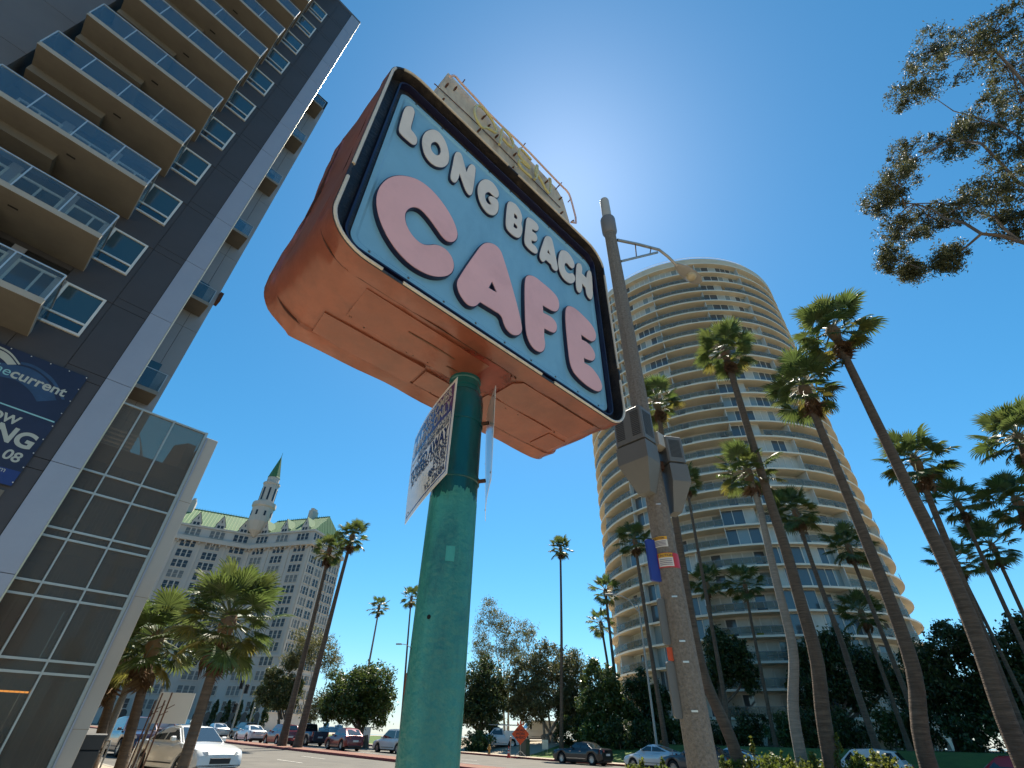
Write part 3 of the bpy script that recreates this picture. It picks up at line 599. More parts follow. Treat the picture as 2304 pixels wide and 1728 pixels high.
for k in range(0, 18):
    z0 = 7.97 + FH * (k - 2) - FH; z1 = z0 + FH
    if z0 > ZT - .3: break
    z1 = min(z1, ZT - .06)
    panel(-.88, .18, z0, z1 - .34, FS + .07, m_char); panel(-.88, .18, z1 - .34, z1, FS + .07, m_char)
    panel(.18, .93, z0, z1, FS + .07, m_lt, th=.10)
for (z0, z1), (z2, z3) in zip(WINZ[:-1], WINZ[1:]): panel(-2.32, -.88, z1 + .02, z2 - .02, FS + .07, m_char)
panel(-2.32, -.88, 2.0, WINZ[0][0] - .02, FS + .07, m_char); panel(-2.32, -.88, WINZ[-1][1] + .02, ZT - .1, FS + .07, m_char)
for k in range(0, 15):
    z0 = 11.39 + .2 + FH * (k - 3); z1 = min(z0 + FH, ZT - .1)
    if z0 > ZT - .5: break
    if z0 < 9: panel(-7.0, -2.32, z0, z1, FS + .07, m_char)
    else: panel(-7.0, -2.32, z1 - .42, z1, FS + .07, m_char)
    panel(-9.6, -7.0, z0, z1, FS - 1.15, m_char2, 'bay_panel'); panel(-13.0, -9.6, z0, z1, FS - 1.15, m_char2, 'bay_panel')
bx('side_bay', m_char2, tw, -16, -7.0, FS - 1.15, FS + .05, ZB0, ZT - .1)
# windows on the charcoal wall
fm = MB(); w_, h_ = 1.14, 1.73
fm.box(0, w_, -.05, .03, 0, .075).box(0, w_, -.05, .03, h_ - .075, h_).box(0, .075, -.05, .03, .075, h_ - .075).box(w_ - .075, w_, -.05, .03, .075, h_ - .075).box(.075, w_ - .075, -.045, .03, .44, .51)
fmesh = fm.mesh('window', m_wframe)
q = MB(); q.box(.075, w_ - .075, -.004, .012, .51, h_ - .075); pm1 = q.mesh('pane', m_pane2); q = MB(); q.box(.075, w_ - .075, -.004, .012, .075, .44); pm2 = q.mesh('pane', m_pane)
q = MB(); q.box(-.30, 0, -.05, .03, .0, h_); sidem = q.mesh('side_panel', m_ltwall)
for z0, z1 in WINZ:
    if z1 > ZT: break
    o = obj('window', fmesh, tw, (-2.2, FS - .01, z0)); obj('pane', pm1, o); obj('pane', pm2, o); obj('side_panel', sidem, o)
bx('window_bay_wall', m_char, tw, -2.32, -.88, FS + .02, FS + .058, 2.0, ZT - .1)
# long balconies: slab, glass, rails, doors behind
BA0, BA1, BS = -6.75, -2.08, 16.6
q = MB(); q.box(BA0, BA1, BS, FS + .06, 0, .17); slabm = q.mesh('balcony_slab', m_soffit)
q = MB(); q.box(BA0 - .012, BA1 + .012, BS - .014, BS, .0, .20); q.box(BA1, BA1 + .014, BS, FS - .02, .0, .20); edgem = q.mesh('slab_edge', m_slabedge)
q = MB(); q.box(-4.3, -4.05, 17.25, 17.32, -.012, 0); ventm = q.mesh('soffit_vent', m_joint)
npan = 4; pw = (BA1 - BA0) / npan; q = MB(); q.box(.02, pw - .02, -.006, .006, .22, 1.22); gpan = q.mesh('glass_panel', g_rail)
q = MB(); q.box(-.006, .006, .05, FS - BS - .12, .22, 1.22); gside = q.mesh('glass_panel', g_rail)
q = MB(); q.box(BA0, BA1, BS - .02, BS + .03, 1.22, 1.26); q.box(BA1 - .03, BA1 + .02, BS, FS - .03, 1.22, 1.26)
for i in range(npan + 1): a = BA0 + pw * i; q.box(a - .018, a + .018, BS - .015, BS + .02, .17, 1.22)
railm = q.mesh('hand_rail', m_rail)
q = MB(); q.box(0, 1.30, -.05, .02, 0, .07).box(0, 1.30, -.05, .02, 2.16, 2.25).box(0, .07, -.05, .02, .07, 2.16).box(1.23, 1.30, -.05, .02, .07, 2.16).box(.63, .69, -.05, .02, .07, 2.16); doorm = q.mesh('balcony_door', m_wframe)
q = MB(); q.box(.07, .63, -.01, .01, .07, 2.16).box(.69, 1.23, -.01, .01, .07, 2.16); dpane = q.mesh('pane', m_pane); dpane2 = q.mesh('pane', m_pane2)
q = MB(); q.box(BA0, BA1 - 2.4, 17.55, FS, -.34, 0); beamm = q.mesh('soffit_beam', m_soffit)
q = MB(); q.box(-.16, .16, -.02, .05, 0, 2.7); pierm = q.mesh('door_pier', m_lt)
for k in range(0, 12):
    z = 11.39 + FH * k
    if z > ZT - 1: break
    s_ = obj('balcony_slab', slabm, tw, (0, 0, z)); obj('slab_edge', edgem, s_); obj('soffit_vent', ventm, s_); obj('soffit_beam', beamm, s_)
    r_ = obj('balcony_railing', railm, tw, (0, 0, z))
    for i in range(npan): obj('glass_panel', gpan, r_, (BA0 + pw * i, BS, 0))
    obj('glass_panel', gside, r_, (BA1, BS, 0)); obj('glass_panel', gside, r_, (BA0, BS, 0))
    for i, a in enumerate((-6.6, -5.05, -3.5)):
        d_ = obj('balcony_door', doorm, tw, (a, FS - .01, z + .17)); obj('pane', dpane if (i + k) % 3 else dpane2, d_)
        if i: obj('door_pier', pierm, d_, (-.16, 0, 0))
# bright bead on the column edge, and banner
q = MB(); q.tube([(.945, FS - .02, -.5), (.945, FS - .02, ZT)], .022, 8); q.build('bright_edge_bead', m_trim, tw)  # bead added to catch the sun as a bright line
m_ban = mat('navy_banner', (0.011, 0.016, 0.045), 0.5, var=0.25, vscale=0.8)
m_ban2 = mat('banner_slate', (0.025, 0.06, 0.13), 0.5, var=0.2, vscale=3); m_bantx = mat('banner_cream', (0.42, 0.44, 0.38), 0.5); m_banline = mat('banner_aqua', (0.25, 0.50, 0.52), 0.5)
m_banblue = mat('banner_blue_band', (0.01, 0.03, 0.14), 0.5, var=0.3, vscale=1)
SB = FS - .075
ban = bx('banner', m_ban, tw, -5.2, -.23, SB, SB + .02, 6.98, 10.83)
def bpt(px, py): p = on_s(px, py, SB); c_ = to_city(p); return c_[0], c_[2]
ZN = lambda x, y: (x / 4.608, 760 + y / 4.608)
def bpoly(nm, pts, m, o_, it=2):
    P = [bpt(*ZN(*p[:2])) + ((1,) if len(p) > 2 else ()) for p in pts]; P = chaikin(P, it)
    me = curve_mesh([P], nm, extrude=.0005, mats=[m]); return obj(nm, me, ban, (0, SB - o_, 0), (R(90), 0, 0))
bpoly('banner_arc', [(-400,150,C),(-200,20),(0,85),(120,150),(212,275,C),(190,278,C),(110,170),(0,105),(-200,45),(-380,190,C)], m_bantx, .003)
bpoly('banner_arc', [(-300,210,C),(-160,90),(0,120),(100,180),(172,278,C),(78,278,C),(40,235),(-20,190),(-160,150),(-260,240,C)], m_bantx, .0035)
bpoly('banner_arc', [(215,250,C),(330,270),(470,350),(580,450),(672,640,C),(640,640,C),(560,480),(440,370),(330,300),(215,275,C)], m_ban2, .003)
bpoly('banner_arc', [(0,255,C),(150,280),(300,310),(430,380),(530,490),(585,648,C),(380,660,C),(330,570),(250,490),(150,430),(0,400,C)], m_ban2, .0026)
bpoly('banner_line', [(-300,560,C),(566,868,C),(562,882,C),(-300,574,C)], m_banline, .003, 0)
def btext(txt, p0, p1, px_h, m, o_, off_=0.0):                # baseline through two points of the banner, right aligned at the second
    a0, a1 = bpt(*ZN(*p0)), bpt(*ZN(*p1)); me = text_mesh(txt, px_h, m, offset=off_, extrude=.001, align='RIGHT')
    wd = -min(v.co.x for v in me.vertices); 
    t = obj('lettering', me, ban, (a1[0], SB - o_, a1[1]), (R(90), math.atan2(-(a1[1] - a0[1]), a1[0] - a0[0]), 0)); return t, wd
def bt(txt, right, left_ref, nref, m, off_):                  # size so that the last nref letters span left_ref..right
    a0, a1 = bpt(*ZN(*left_ref)), bpt(*ZN(*right)); W0 = math.hypot(a1[0] - a0[0], a1[1] - a0[1])
    me = text_mesh(txt[-nref:], 1.0, m, offset=0, align='RIGHT'); s0 = W0 / -min(v.co.x for v in me.vertices); bpy.data.meshes.remove(me)
    return btext(txt, left_ref, right, s0, m, .0045, off_ * s0)
bt('current', (655, 612), (95, 400), 7, m_bantx, .02); bt('the', (88, 395), (10, 365), 1, m_banline, 0); bt('NOW', (170, 905), (0, 850), 1, m_bantx, .035); bt('LEASING', (310, 1165), (115, 1095), 1, m_bantx, .035)
bt('08', (180, 1300), (5, 1235), 2, m_bantx, .02); bt('m', (45, 1395), (-20, 1375), 1, m_bantx, 0)
bx('banner_band', m_banblue, ban, -5.2, -.24, SB - .004, SB - .001, 7.0, 7.42)
for z in np.arange(7.1, 10.8, .46):
    q = MB(); q.lathe([(.016, 0), (.016, .008), (0, .01)], 8); q.build('grommet', m_wframe, ban, loc=(-.255, SB - .003, z), rot=(R(90), 0, 0))
for a in (-.26, -.72, -1.2, -1.68, -2.16):
    q = MB(); q.lathe([(.016, 0), (.016, .008), (0, .01)], 8); q.build('grommet', m_wframe, ban, loc=(a, SB - .003, 10.79), rot=(R(90), 0, 0))
bx('lobby_soffit', m_soffit, tw, -26, -.3, FS - .05, FS + .1, 6.55, 6.85); bx('lobby_glass', m_pane, tw, -26, -.3, FS - .04, FS + .05, 0, 6.5)
# set-back wing with small balconies
SS = 26.5
bx('rear_wing', m_joint, tw, .94, 2.52, SS + .05, SS + 10, ZB0, 49.0)
for k in range(17):
    z0 = 1.0 + FH * k
    if z0 > 47: break
    for a0, a1 in ((.30, 1.80), (1.80, 2.55)): panel(a0, a1, z0, min(z0 + FH, 49.05), SS + .06, m_ltwall, 'wing_panel')
q = MB(); q.box(.30, 2.23, SS - 1.35, SS, 0, .18); sslab = q.mesh('small_balcony', m_soffit)
q = MB(); q.box(.30, 2.24, SS - 1.37, SS - 1.35, .0, .20).box(2.23, 2.25, SS - 1.35, SS, 0, .20); sedge = q.mesh('slab_edge', m_slabedge)
q = MB(); q.box(.95, 2.22, SS - 1.345, SS - 1.335, .2, 1.2).box(2.215, 2.225, SS - 1.3, SS - .05, .2, 1.2); sglass = q.mesh('glass_panel', g_rail)
q = MB(); q.box(.35, 2.24, SS - 1.36, SS - 1.32, 1.2, 1.235).box(2.2, 2.24, SS - 1.3, SS, 1.2, 1.235).box(2.2, 2.235, SS - 1.36, SS - 1.325, .2, 1.2); srail = q.mesh('hand_rail', m_rail)
q = MB(); q.box(.8, 1.9, SS - .03, SS + .0, .2, 2.4); sdoor = q.mesh('balcony_door', m_pane2)
for k in range(6):
    o = obj('small_balcony', sslab, tw, (0, 0, 14.45 + 6.12 * k)); obj('slab_edge', sedge, o); obj('glass_panel', sglass, o); obj('hand_rail', srail, o); obj('balcony_door', sdoor, o)
q = MB(); q.box(2.55, 2.75, SS - .1, SS + .5, 22.2, 22.9); q.build('wall_lantern', m_rust, tw)
# car-park wing behind a glazed screen
gw = thing('car_park_screen', 'glazed mullion screen of the car park wing with beige end pier and lamps inside', 'building', (0, 0, 0), ANG)
GS = 19.12; VA = [.94, 1.57, 2.59, 3.71]; HZ = [.0, 2.78, 3.07, 4.53, 4.88, 6.07, 6.32, 7.51, 8.15, 10.66]
for i, a in enumerate(VA):
    wdt = .045 if i < 3 else .09; bx('mullion', m_mull, gw, a - wdt / 2, a + wdt / 2, GS - .06, GS + .06, -.3, 10.70)
for z in HZ[1:]:
    for i in range(3): bx('transom', m_mull, gw, VA[i] + .0225, VA[i + 1] - (.0225 if i < 2 else .045), GS - .05, GS + .05, z - .03, z + .03)
for j in range(len(HZ) - 1):
    for i in range(3): bx('glass_pane', g_screen, gw, VA[i] + .03, VA[i + 1] - .03, GS - .006, GS + .006, HZ[j] + .03, HZ[j + 1] - .03)
m_wire = mat('screen_mesh_wire', (0.30, 0.27, 0.22), 0.5)
q = MB(); a = 1.0
while a < 3.66: q.box(a - .0035, a + .0035, GS + .07, GS + .075, -.2, 9.0); a += .105
stuff(q.build('screen_wires', m_wire, gw))
q = MB(); q.rbox(3.755, 4.17, GS - .12, GS + .35, -.5, 10.5, .01); pier_ = q.build('end_pier', m_beige, gw)
q = MB(); q.box(3.755, 3.80, GS - .16, GS - .12, -.5, 10.45); q.build('pier_fin', m_lt, gw)
for z in (1.6, 4.9, 8.0): bx('pier_joint', m_deck, pier_, 3.805, 4.172, GS - .123, GS - .119, z, z + .012)
for z in (.35, 3.05, 6.05, 8.95): bx('floor_slab', m_deck, gw, .94, 3.75, GS + .35, GS + 11, z - .30, z)
bx('back_wall', m_deck, gw, .94, 3.75, GS + 11, GS + 11.2, -.3, 9.9); bx('far_wall', m_deck, gw, 3.76, 3.95, GS + .36, GS + 11, -.3, 10.2)
for a, s_ in ((1.2, 2.2), (3.4, 2.2), (3.4, 6.0), (1.2, 6.0)): bx('column', m_deck, gw, a - .16, a + .16, GS + s_, GS + s_ + .35, .35, 8.6)
bx('parapet', m_deck, gw, .94, 3.75, GS + .35, GS + .5, 8.95, 9.25)
q = MB(); q.prism([(GS + .8, 8.95), (GS + 4.5, 8.95), (GS + 4.5, 10.2), (GS + 3.4, 11.3), (GS + .8, 10.45)], 3.45, 3.74, axis='x'); q.build('stair_wall', m_beige, gw)
for i in range(7): bx('fence_slat', m_wframe, gw, 1.0, 2.0, GS + 1.5, GS + 1.53, 9.35 + .16 * i, 9.41 + .16 * i)
for i in range(9): q = MB(); x0 = 2.0 + .06 * (i % 5); q.tube([(2.0 + .09 * i, GS + 1.6, 9.2), (2.7 - .09 * i, GS + 1.6, 9.2 + .13 * i + .25)], .012, 5); q.build('lattice_bar', m_wframe, gw)
for px0, py0, px1, py1 in ((132, 1229, 226, 1252), (-20, 1549, 62, 1562)):
    a_, b_ = on_s(px0, py0, GS + 1.6), on_s(px1, py1, GS + 1.6); ca, cb = to_city(a_), to_city(b_)
    zz_ = (ca[2] + cb[2]) / 2; q = MB(); q.tube([(ca[0], GS + 1.6, zz_), (cb[0], GS + 1.6, zz_)], .022, 8); q.build('tube_lamp', m_lamp, gw)
# ================================================================== round balcony tower
m_slab = mat('tower_slab_concrete', (0.72, 0.59, 0.43), 0.85, var=0.07, vscale=0.4, bump=0.05, bscale=20, grime=(0.50, 0.41, 0.30), gscale=0.3, gamt=0.4)
m_fascia = mat('tower_slab_edge', (0.84, 0.76, 0.62), 0.75, var=0.06, vscale=0.5)
m_twall = mat('tower_inner_wall', (0.68, 0.59, 0.46), 0.85, var=0.06, vscale=0.3)
m_tframe = mat('tower_window_frame', (0.66, 0.64, 0.58), 0.5)
m_tgl = [mat('tower_glass_dark', (0.085, 0.10, 0.11), 0.06, spec=0.9), mat('tower_glass_curtained', (0.55, 0.53, 0.46), 0.25, var=.15, vscale=.5), mat('tower_glass_pale', (0.24, 0.29, 0.29), 0.10, spec=0.9)]
m_trail = mat('tower_railing_bars', (0.22, 0.23, 0.24), 0.6)
g_trail = glass_mat('tower_railing_glass', (0.60, 0.62, 0.58), 0.01, 0.08, 0.70, (0.34, 0.32, 0.26), 0.18)
TD, TR_ = 95.0, 22.7; TC = Vector((TD * math.sin(R(25.1)), TD * math.cos(R(25.1)), 0)); TC.z = 0.4
rt = thing('round_tower', 'round beige residential tower ringed with curved balconies and white window frames', 'building', TC)
TF = 2.79; NF = 29; TZ0 = 3.6
cam_dir = math.atan2(-TC.y, -TC.x)
q = MB(); q.lathe([(TR_ - 3.4, -1.0), (TR_ - 3.4, TZ0 + NF * TF)], 96); q.build('core_wall', m_twall, rt, smooth=True)
q = MB(); q.lathe([(TR_ - 3.4, 0), (TR_ - .06, 0), (TR_ - .06, .20), (TR_ - 3.4, .20)], 120, caps=False); slabm = q.mesh('floor_slab', m_slab, True)
q = MB(); q.lathe([(TR_ - .06, -.01), (TR_, -.01), (TR_, .24), (TR_ - .06, .24)], 120, caps=False); edgem = q.mesh('slab_edge', m_fascia, True)
NB = 30; da = 2 * math.pi / NB; RW = TR_ - 1.0; RD = TR_ - 2.3
def arc_pts(r, n, a0, a1): return [(r * math.cos(a0 + (a1 - a0) * i / n), r * math.sin(a0 + (a1 - a0) * i / n)) for i in range(n + 1)]
def arc_wall(b, r, t, a0, a1, z0, z1, n=4, mi=0):
    o_, i_ = arc_pts(r, n, a0, a1), arc_pts(r - t, n, a0, a1)
    vs = [(x, y, z0) for x, y in o_] + [(x, y, z1) for x, y in o_] + [(x, y, z0) for x, y in i_] + [(x, y, z1) for x, y in i_]; k = n + 1; fs = []
    for i in range(n): fs += [(i, i + 1, k + i + 1, k + i), (2 * k + i, 2 * k + i + 1, 3 * k + i + 1, 3 * k + i), (k + i, k + i + 1, 3 * k + i + 1, 3 * k + i), (i, i + 1, 2 * k + i + 1, 2 * k + i)]
    fs += [(0, k, 3 * k, 2 * k), (n, k + n, 3 * k + n, 2 * k + n)]; b.add(vs, fs, mi)
H_ = TF - .20
bays = {}
for nb, width in ((3, 1.0), (4, 1.0)):
    q = MB(); g = [MB() for _ in range(2)]; w_ = da * width
    arc_wall(q, RW, .10, 0, w_, 0, .14); arc_wall(q, RW, .10, 0, w_, H_ - .12, H_)
    for i in range(nb + 1): t = w_ * i / nb; e = .0035 if i in (0, nb) else .0022; arc_wall(q, RW + .01, .12, max(0, t - e), min(w_, t + e), .14, H_ - .12, 1)
    bays[nb] = q.mesh('window_bay', m_tframe)
def panes(nb, pat):
    q = MB()
    for i in range(nb): t = da * i / nb; arc_wall(q, RW - .03, .02, t + .002, t + da / nb - .002, .14, H_ - .12, 2, pat[i])
    return q.mesh('panes', m_tgl)
pmesh = {(nb, k): panes(nb, [random.choice((0, 0, 1, 1, 2, 2)) for _ in range(nb)]) for nb in (3, 4) for k in range(6)}
q = MB(); arc_wall(q, RD, .10, 0, da, 0, .10); arc_wall(q, RD, .10, 0, da, H_ - .25, H_)
for i in range(4): t = da * i / 3; arc_wall(q, RD + .02, .14, max(0, t - .004), min(da, t + .004), .10, H_ - .25, 1)
doorm = q.mesh('balcony_door', m_tframe)
def dp(pat):
    q = MB()
    for i in range(3): arc_wall(q, RD - .03, .02, da * i / 3 + .003, da * (i + 1) / 3 - .003, .10, H_ - .25, 2, pat[i])
    return q.mesh('panes', m_tgl)
dmesh = [dp([random.choice((0, 1, 1, 2)) for _ in range(3)]) for _ in range(6)]
q = MB(); arc_wall(q, TR_ - .07, .03, 0, da, 1.02, 1.07)
for i in range(5): t = da * i / 4; arc_wall(q, TR_ - .07, .03, max(0, t - .0009), min(da, t + .0009), .2, 1.02, 1)
railm = q.mesh('railing', m_trail)
q = MB(); arc_wall(q, TR_ - .08, .01, .0008, da - .0008, .26, 1.02); rglass = q.mesh('railing_glass', g_trail)
q = MB(); q.box(TR_ - 2.4, TR_ - .25, -.05, .05, 0, H_); finm = q.mesh('party_wall', m_tframe)
q = MB(); q.rbox(-.35, .35, -.3, .3, 0, .42, .03); q.box(-.35, .35, .22, .3, .42, .85); seatm = q.mesh('balcony_seat', mat('yellow_seat', (0.30, 0.30, 0.03), .7))
q = MB(); q.rbox(-.5, .5, -.3, .3, .6, .68, .02); [q.box(x - .03, x + .03, y - .03, y + .03, 0, .6) for x in (-.4, .4) for y in (-.22, .22)]; tabm = q.mesh('balcony_table', m_tframe)
nwin = ndoor = 0
for f in range(NF):
    z = TZ0 + f * TF; s_ = obj('floor_slab', slabm, rt, (0, 0, z - .20)); obj('slab_edge', edgem, s_)
    shift = da * (.5 if f >= 17 else 0.0)
    if f == NF - 1: break
    for k in range(NB):
        a0 = cam_dir - da * NB / 2 + k * da + shift; rel = (a0 + da / 2 - cam_dir + math.pi) % (2 * math.pi) - math.pi
        if abs(rel) > R(88): continue
        ty = (k + (1 if 6 < f < 9 else 0)) % 4
        top = f == NF - 2
        if (ty == 0 or (ty == 1 and (f * 7 + k) % 3)) or top:
            nb = 3 if ty == 0 else 4; o = obj('window_bay', bays[nb], rt, (0, 0, z), (0, 0, a0)); obj('panes', pmesh[(nb, random.randrange(6))], o); nwin += 1
        else:
            o = obj('balcony_door', doorm, rt, (0, 0, z), (0, 0, a0)); obj('panes', dmesh[random.randrange(6)], o); ndoor += 1
            r_ = obj('railing', railm, rt, (0, 0, z), (0, 0, a0)); obj('railing_glass', rglass, r_)
        if ty in (2, 0): obj('party_wall', finm, rt, (0, 0, z), (0, 0, a0))
# crown band, roof rail and base
zt = TZ0 + (NF - 1) * TF
q = MB(); q.lathe([(TR_ - 3, 0), (TR_, 0), (TR_, 1.35), (TR_ - .15, 1.45), (TR_ - 3, 1.45)], 120, caps=False); q.build('roof_parapet', m_slab, rt, True, (0, 0, zt + .02))
q = MB()
for zz_ in (.5, 1.0): arc_wall(q, TR_ - .5, .05, 0, 2 * math.pi, zz_, zz_ + .05, 96)
for i in range(48): t = 2 * math.pi * i / 48; q.tube([((TR_ - .52) * math.cos(t), (TR_ - .52) * math.sin(t), -.1), ((TR_ - .52) * math.cos(t), (TR_ - .52) * math.sin(t), 1.0)], .025, 4)
stuff(q.build('roof_rail', m_rail, rt, loc=(0, 0, zt + 1.47)))
q = MB(); q.lathe([(1, 0), (TR_ - .3, 0)], 96, caps=False); q.build('roof_deck', m_slab, rt, loc=(0, 0, zt + 1.0))
for i in range(-9, 10):                                       # arcade of the ground floor
    t = cam_dir + i * R(9.5); q = MB(); w2 = 1.75
    arch = [(-w2, -1.2), (-w2 + .55, -1.2), (-w2 + .55, 1.2)] + [((w2 - .55) * math.cos(u), 1.2 + (w2 - .55) * math.sin(u)) for u in [math.pi - math.pi * j / 10 for j in range(1, 10)]] + [(w2 - .55, 1.2), (w2 - .55, -1.2), (w2, -1.2), (w2, 3.35), (-w2, 3.35)]
    q.prism(arch, -.25, .25, axis='y'); q.build('arch', m_twall, rt, loc=((TR_ - .5) * math.cos(t), (TR_ - .5) * math.sin(t), 0), rot=(0, 0, t - math.pi / 2))
# ================================================================== old hotel with green roof and spire
m_stone = mat('hotel_stucco', (0.50, 0.455, 0.41), 0.9, var=0.08, vscale=0.12, bump=0.1, bscale=10, grime=(0.32, 0.28, 0.245), gscale=0.12, gamt=0.4)
m_stone2 = mat('hotel_trim', (0.54, 0.475, 0.41), 0.9, var=0.06, vscale=0.2)
m_hwin = mat('hotel_window_glass', (0.022, 0.025, 0.032), 0.25, spec=0.5)
m_hwin2 = mat('hotel_window_blind', (0.16, 0.165, 0.16), 0.5, var=.35, vscale=1.2)
m_copper = mat('green_copper_roof', (0.065, 0.165, 0.055), 0.6, var=0.14, vscale=0.25)
m_copper2 = mat('pale_copper_seam', (0.19, 0.28, 0.11), 0.6)
VC = Vector((175 * math.sin(R(-28.35)), 175 * math.cos(R(-28.35)), 0)); VG = gz(VC.x, VC.y); VC.z = VG
ht = thing('spired_hotel', 'old pale hotel block with steep green copper roof, dormers and a slender spire', 'building', VC)
def hz(z): return z - VG
ZP, ZC, ZE, ZRG = hz(18.5), hz(48.5), hz(53.2), hz(60.6)
def wing(az, L, depth, side, nb):
    """facade from the inner corner along az; local x along the facade, local y into the block"""
    d = Vector((math.sin(R(az)), math.cos(R(az)), 0)); rz = math.atan2(d.y, d.x)
    M = Matrix.Rotation(rz, 4, 'Z'); fl = side                 # side=+1: block lies to local +y
    def fr(x, y, z): p = M @ Vector((x, y * fl, z)); return p
    def add(name, b, m, smooth_=False):
        b.v = [tuple(fr(*p)) for p in b.v]; return b.build(name, m, ht, smooth_)
    b = MB(); b.box(0, L, 0, depth, -2, ZE - .6); add('wing_wall', b, m_stone)
    b = MB(); b.box(-.1, L + .7, -.7, depth, ZP - .5, ZP); add('podium_ledge', b, m_stone2)
    b = MB(); b.box(-.1, L + .5, -.5, depth, -2, ZP - .5); add('podium_wall', b, m_stone)
    b = MB(); b.box(-.1, L + 1.1, -1.1, depth, ZC - .3, ZC + .5); b.box(-.1, L + 1.0, -1.0, depth, ZC + .5, ZC + 1.0); add('cornice', b, m_stone2)
    b = MB(); b.box(-.1, L + .35, -.35, depth, ZE - .6, ZE); add('eave', b, m_stone2)
    for i in range(int(L / 1.9)): b = MB(); x = .8 + i * 1.9; b.box(x - .16, x + .16, -.95, 0, ZC - 1.0, ZC - .3); add('corbel', b, m_stone2)
    for i in range(nb + 1): b = MB(); x = min(L - .35, max(.35, L * i / nb)); b.box(x - .30, x + .30, -.22, 0, ZP, ZC - 1.0); add('pilaster', b, m_stone2)
    def wmesh(k, hgt):
        b = MB(); p = MB(); ww, gp = 1.12, .34; W = k * ww + (k - 1) * gp
        for i in range(k):
            x = -W / 2 + i * (ww + gp); p.box(x, x + ww, .0, .05, 0, hgt)
            for e in (x - gp / 2, x + ww): b.box(e, e + gp / 2, -.10, .06, -.05, hgt + .05)
            b.box(x, x + ww, -.05, .03, hgt * .5 - .03, hgt * .5 + .03)
        b.box(-W / 2 - .2, W / 2 + .2, -.16, .06, -.2, -.05); b.box(-W / 2 - .2, W / 2 + .2, -.10, .06, hgt + .05, hgt + .18)
        return b.mesh('window', m_stone2), p.mesh('pane', m_hwin)
    wm, pm_ = wmesh(3, 2.0); wm2, pm2_ = wmesh(2, 2.0)
    rows = [ZP + 1.0 + i * 3.0 for i in range(10)] + [ZC + 1.6] + [hz(5.8) + i * 3.4 for i in range(4)]
    pc_ = pm_.copy(); pc_.materials[0] = m_hwin2; pc2_ = pm2_.copy(); pc2_.materials[0] = m_hwin2
    def put(x, y, z, rot, two=False, dy=0):
        o = obj('window', wm2 if two else wm, ht, fr(x, y, z), (0, 0, rot)); cu = random.random() < .28; obj('pane', (pc2_ if cu else pm2_) if two else (pc_ if cu else pm_), o)
    for j, z in enumerate(rows):
        yy = -.56 if j >= 11 else -.06
        for i in range(nb): put(L * (i + .5) / nb, yy, z, rz if fl > 0 else rz + math.pi, False)
    ne = 4; erot = rz + math.pi / 2 * fl
    b = MB()
    for j, z in enumerate(rows):
        for i in range(ne): put(L + (.56 if j >= 11 else .06), depth * (i + .5) / ne, z, (rz + math.pi / 2) if fl > 0 else (rz + math.pi / 2), i == 1)
    for i in range(ne + 1): b = MB(); y = min(depth - .3, max(.3, depth * i / ne)); b.box(L, L + .22, y - .3, y + .3, ZP, ZC - 1.0); add('pilaster', b, m_stone2)
    # arches of the street floor
    for i in range(nb * 2):
        x = L * (i + .5) / (nb * 2); b = MB(); pts = [(x - .9, -2)] + [(x + .9 * math.cos(u), 2.6 + .9 * math.sin(u)) for u in [math.pi - math.pi * j / 8 for j in range(9)]] + [(x + .9, -2)]
        b.prism(pts, -.53, -.45, axis='y'); add('doorway', b, m_hwin)
    # steep roof with standing seams
    yr = depth * .5; xr = L - 2.2
    b = MB(); b.add([(0, -.1, ZE), (L, -.1, ZE), (L, depth, ZE), (0, depth, ZE), (-.5, yr, ZRG), (xr, yr, ZRG)], [(0, 1, 5, 4), (1, 2, 5), (2, 3, 4, 5), (3, 0, 4), (0, 3, 2, 1)]); add('roof', b, m_copper)
    b = MB(); ns = int(L / .95)
    for i in range(ns):
        x = .3 + i * .95; f0 = Vector((x, -.12, ZE + .02)); xt = min(x, xr + (L - x) * 0); f1 = Vector((min(x, xr), yr - .02, ZRG + .02))
        if x > xr: tt = (L - x) / (L - xr); f1 = Vector((x, -.1 + (yr + .1) * tt, ZE + (ZRG - ZE) * tt))
        b.tube([f0, f1], .07, 4)
    for i in range(int(depth / .95)):
        y = .3 + i * .95; tt = 1 - abs(y - yr) / yr; b.tube([(L + .02, y, ZE), (L - (L - xr) * tt, y, ZE + (ZRG - ZE) * tt)], .07, 4)
    o = add('roof_seam', b, m_copper2); o['kind'] = 'stuff'
    b = MB(); b.tube([(-.4, yr, ZRG + .1), (xr, yr, ZRG + .1)], .16, 5)
    for i in range(int(xr / .8)): b.tube([(i * .8 + .4, yr, ZRG), (i * .8 + .4, yr, ZRG + .75)], [.12, .02], 4)
    o = add('ridge_crest', b, m_copper); o['kind'] = 'stuff'
    for i in range(nb):                                        # gabled dormers
        x = L * (i + .5) / nb; b = MB(); b.prism([(x - 1.3, ZE - .6), (x + 1.3, ZE - .6), (x + 1.3, ZE + 1.2), (x, ZE + 4.0), (x - 1.3, ZE + 1.2)], -.25, 3.2, axis='y'); add('dormer', b, m_stone2)
        
        for wa, wb, wc, wd in ((-.9, -.12, -.2, .9), (.12, .9, -.2, .9), (-.14, .14, 1.7, 2.6)): b = MB(); b.box(x + wa, x + wb, -.28, -.2, ZE + wc, ZE + wd); add('dormer_window', b, m_hwin)
        b = MB(); b.add([(x - 1.5, -.35, ZE + 1.0), (x, -.35, ZE + 4.25), (x + 1.5, -.35, ZE + 1.0), (x - 1.5, 3.4, ZE + 1.0), (x, 3.4, ZE + 4.25), (x + 1.5, 3.4, ZE + 1.0)], [(0, 1, 4, 3), (1, 2, 5, 4)]); add('dormer_roof', b, m_copper)
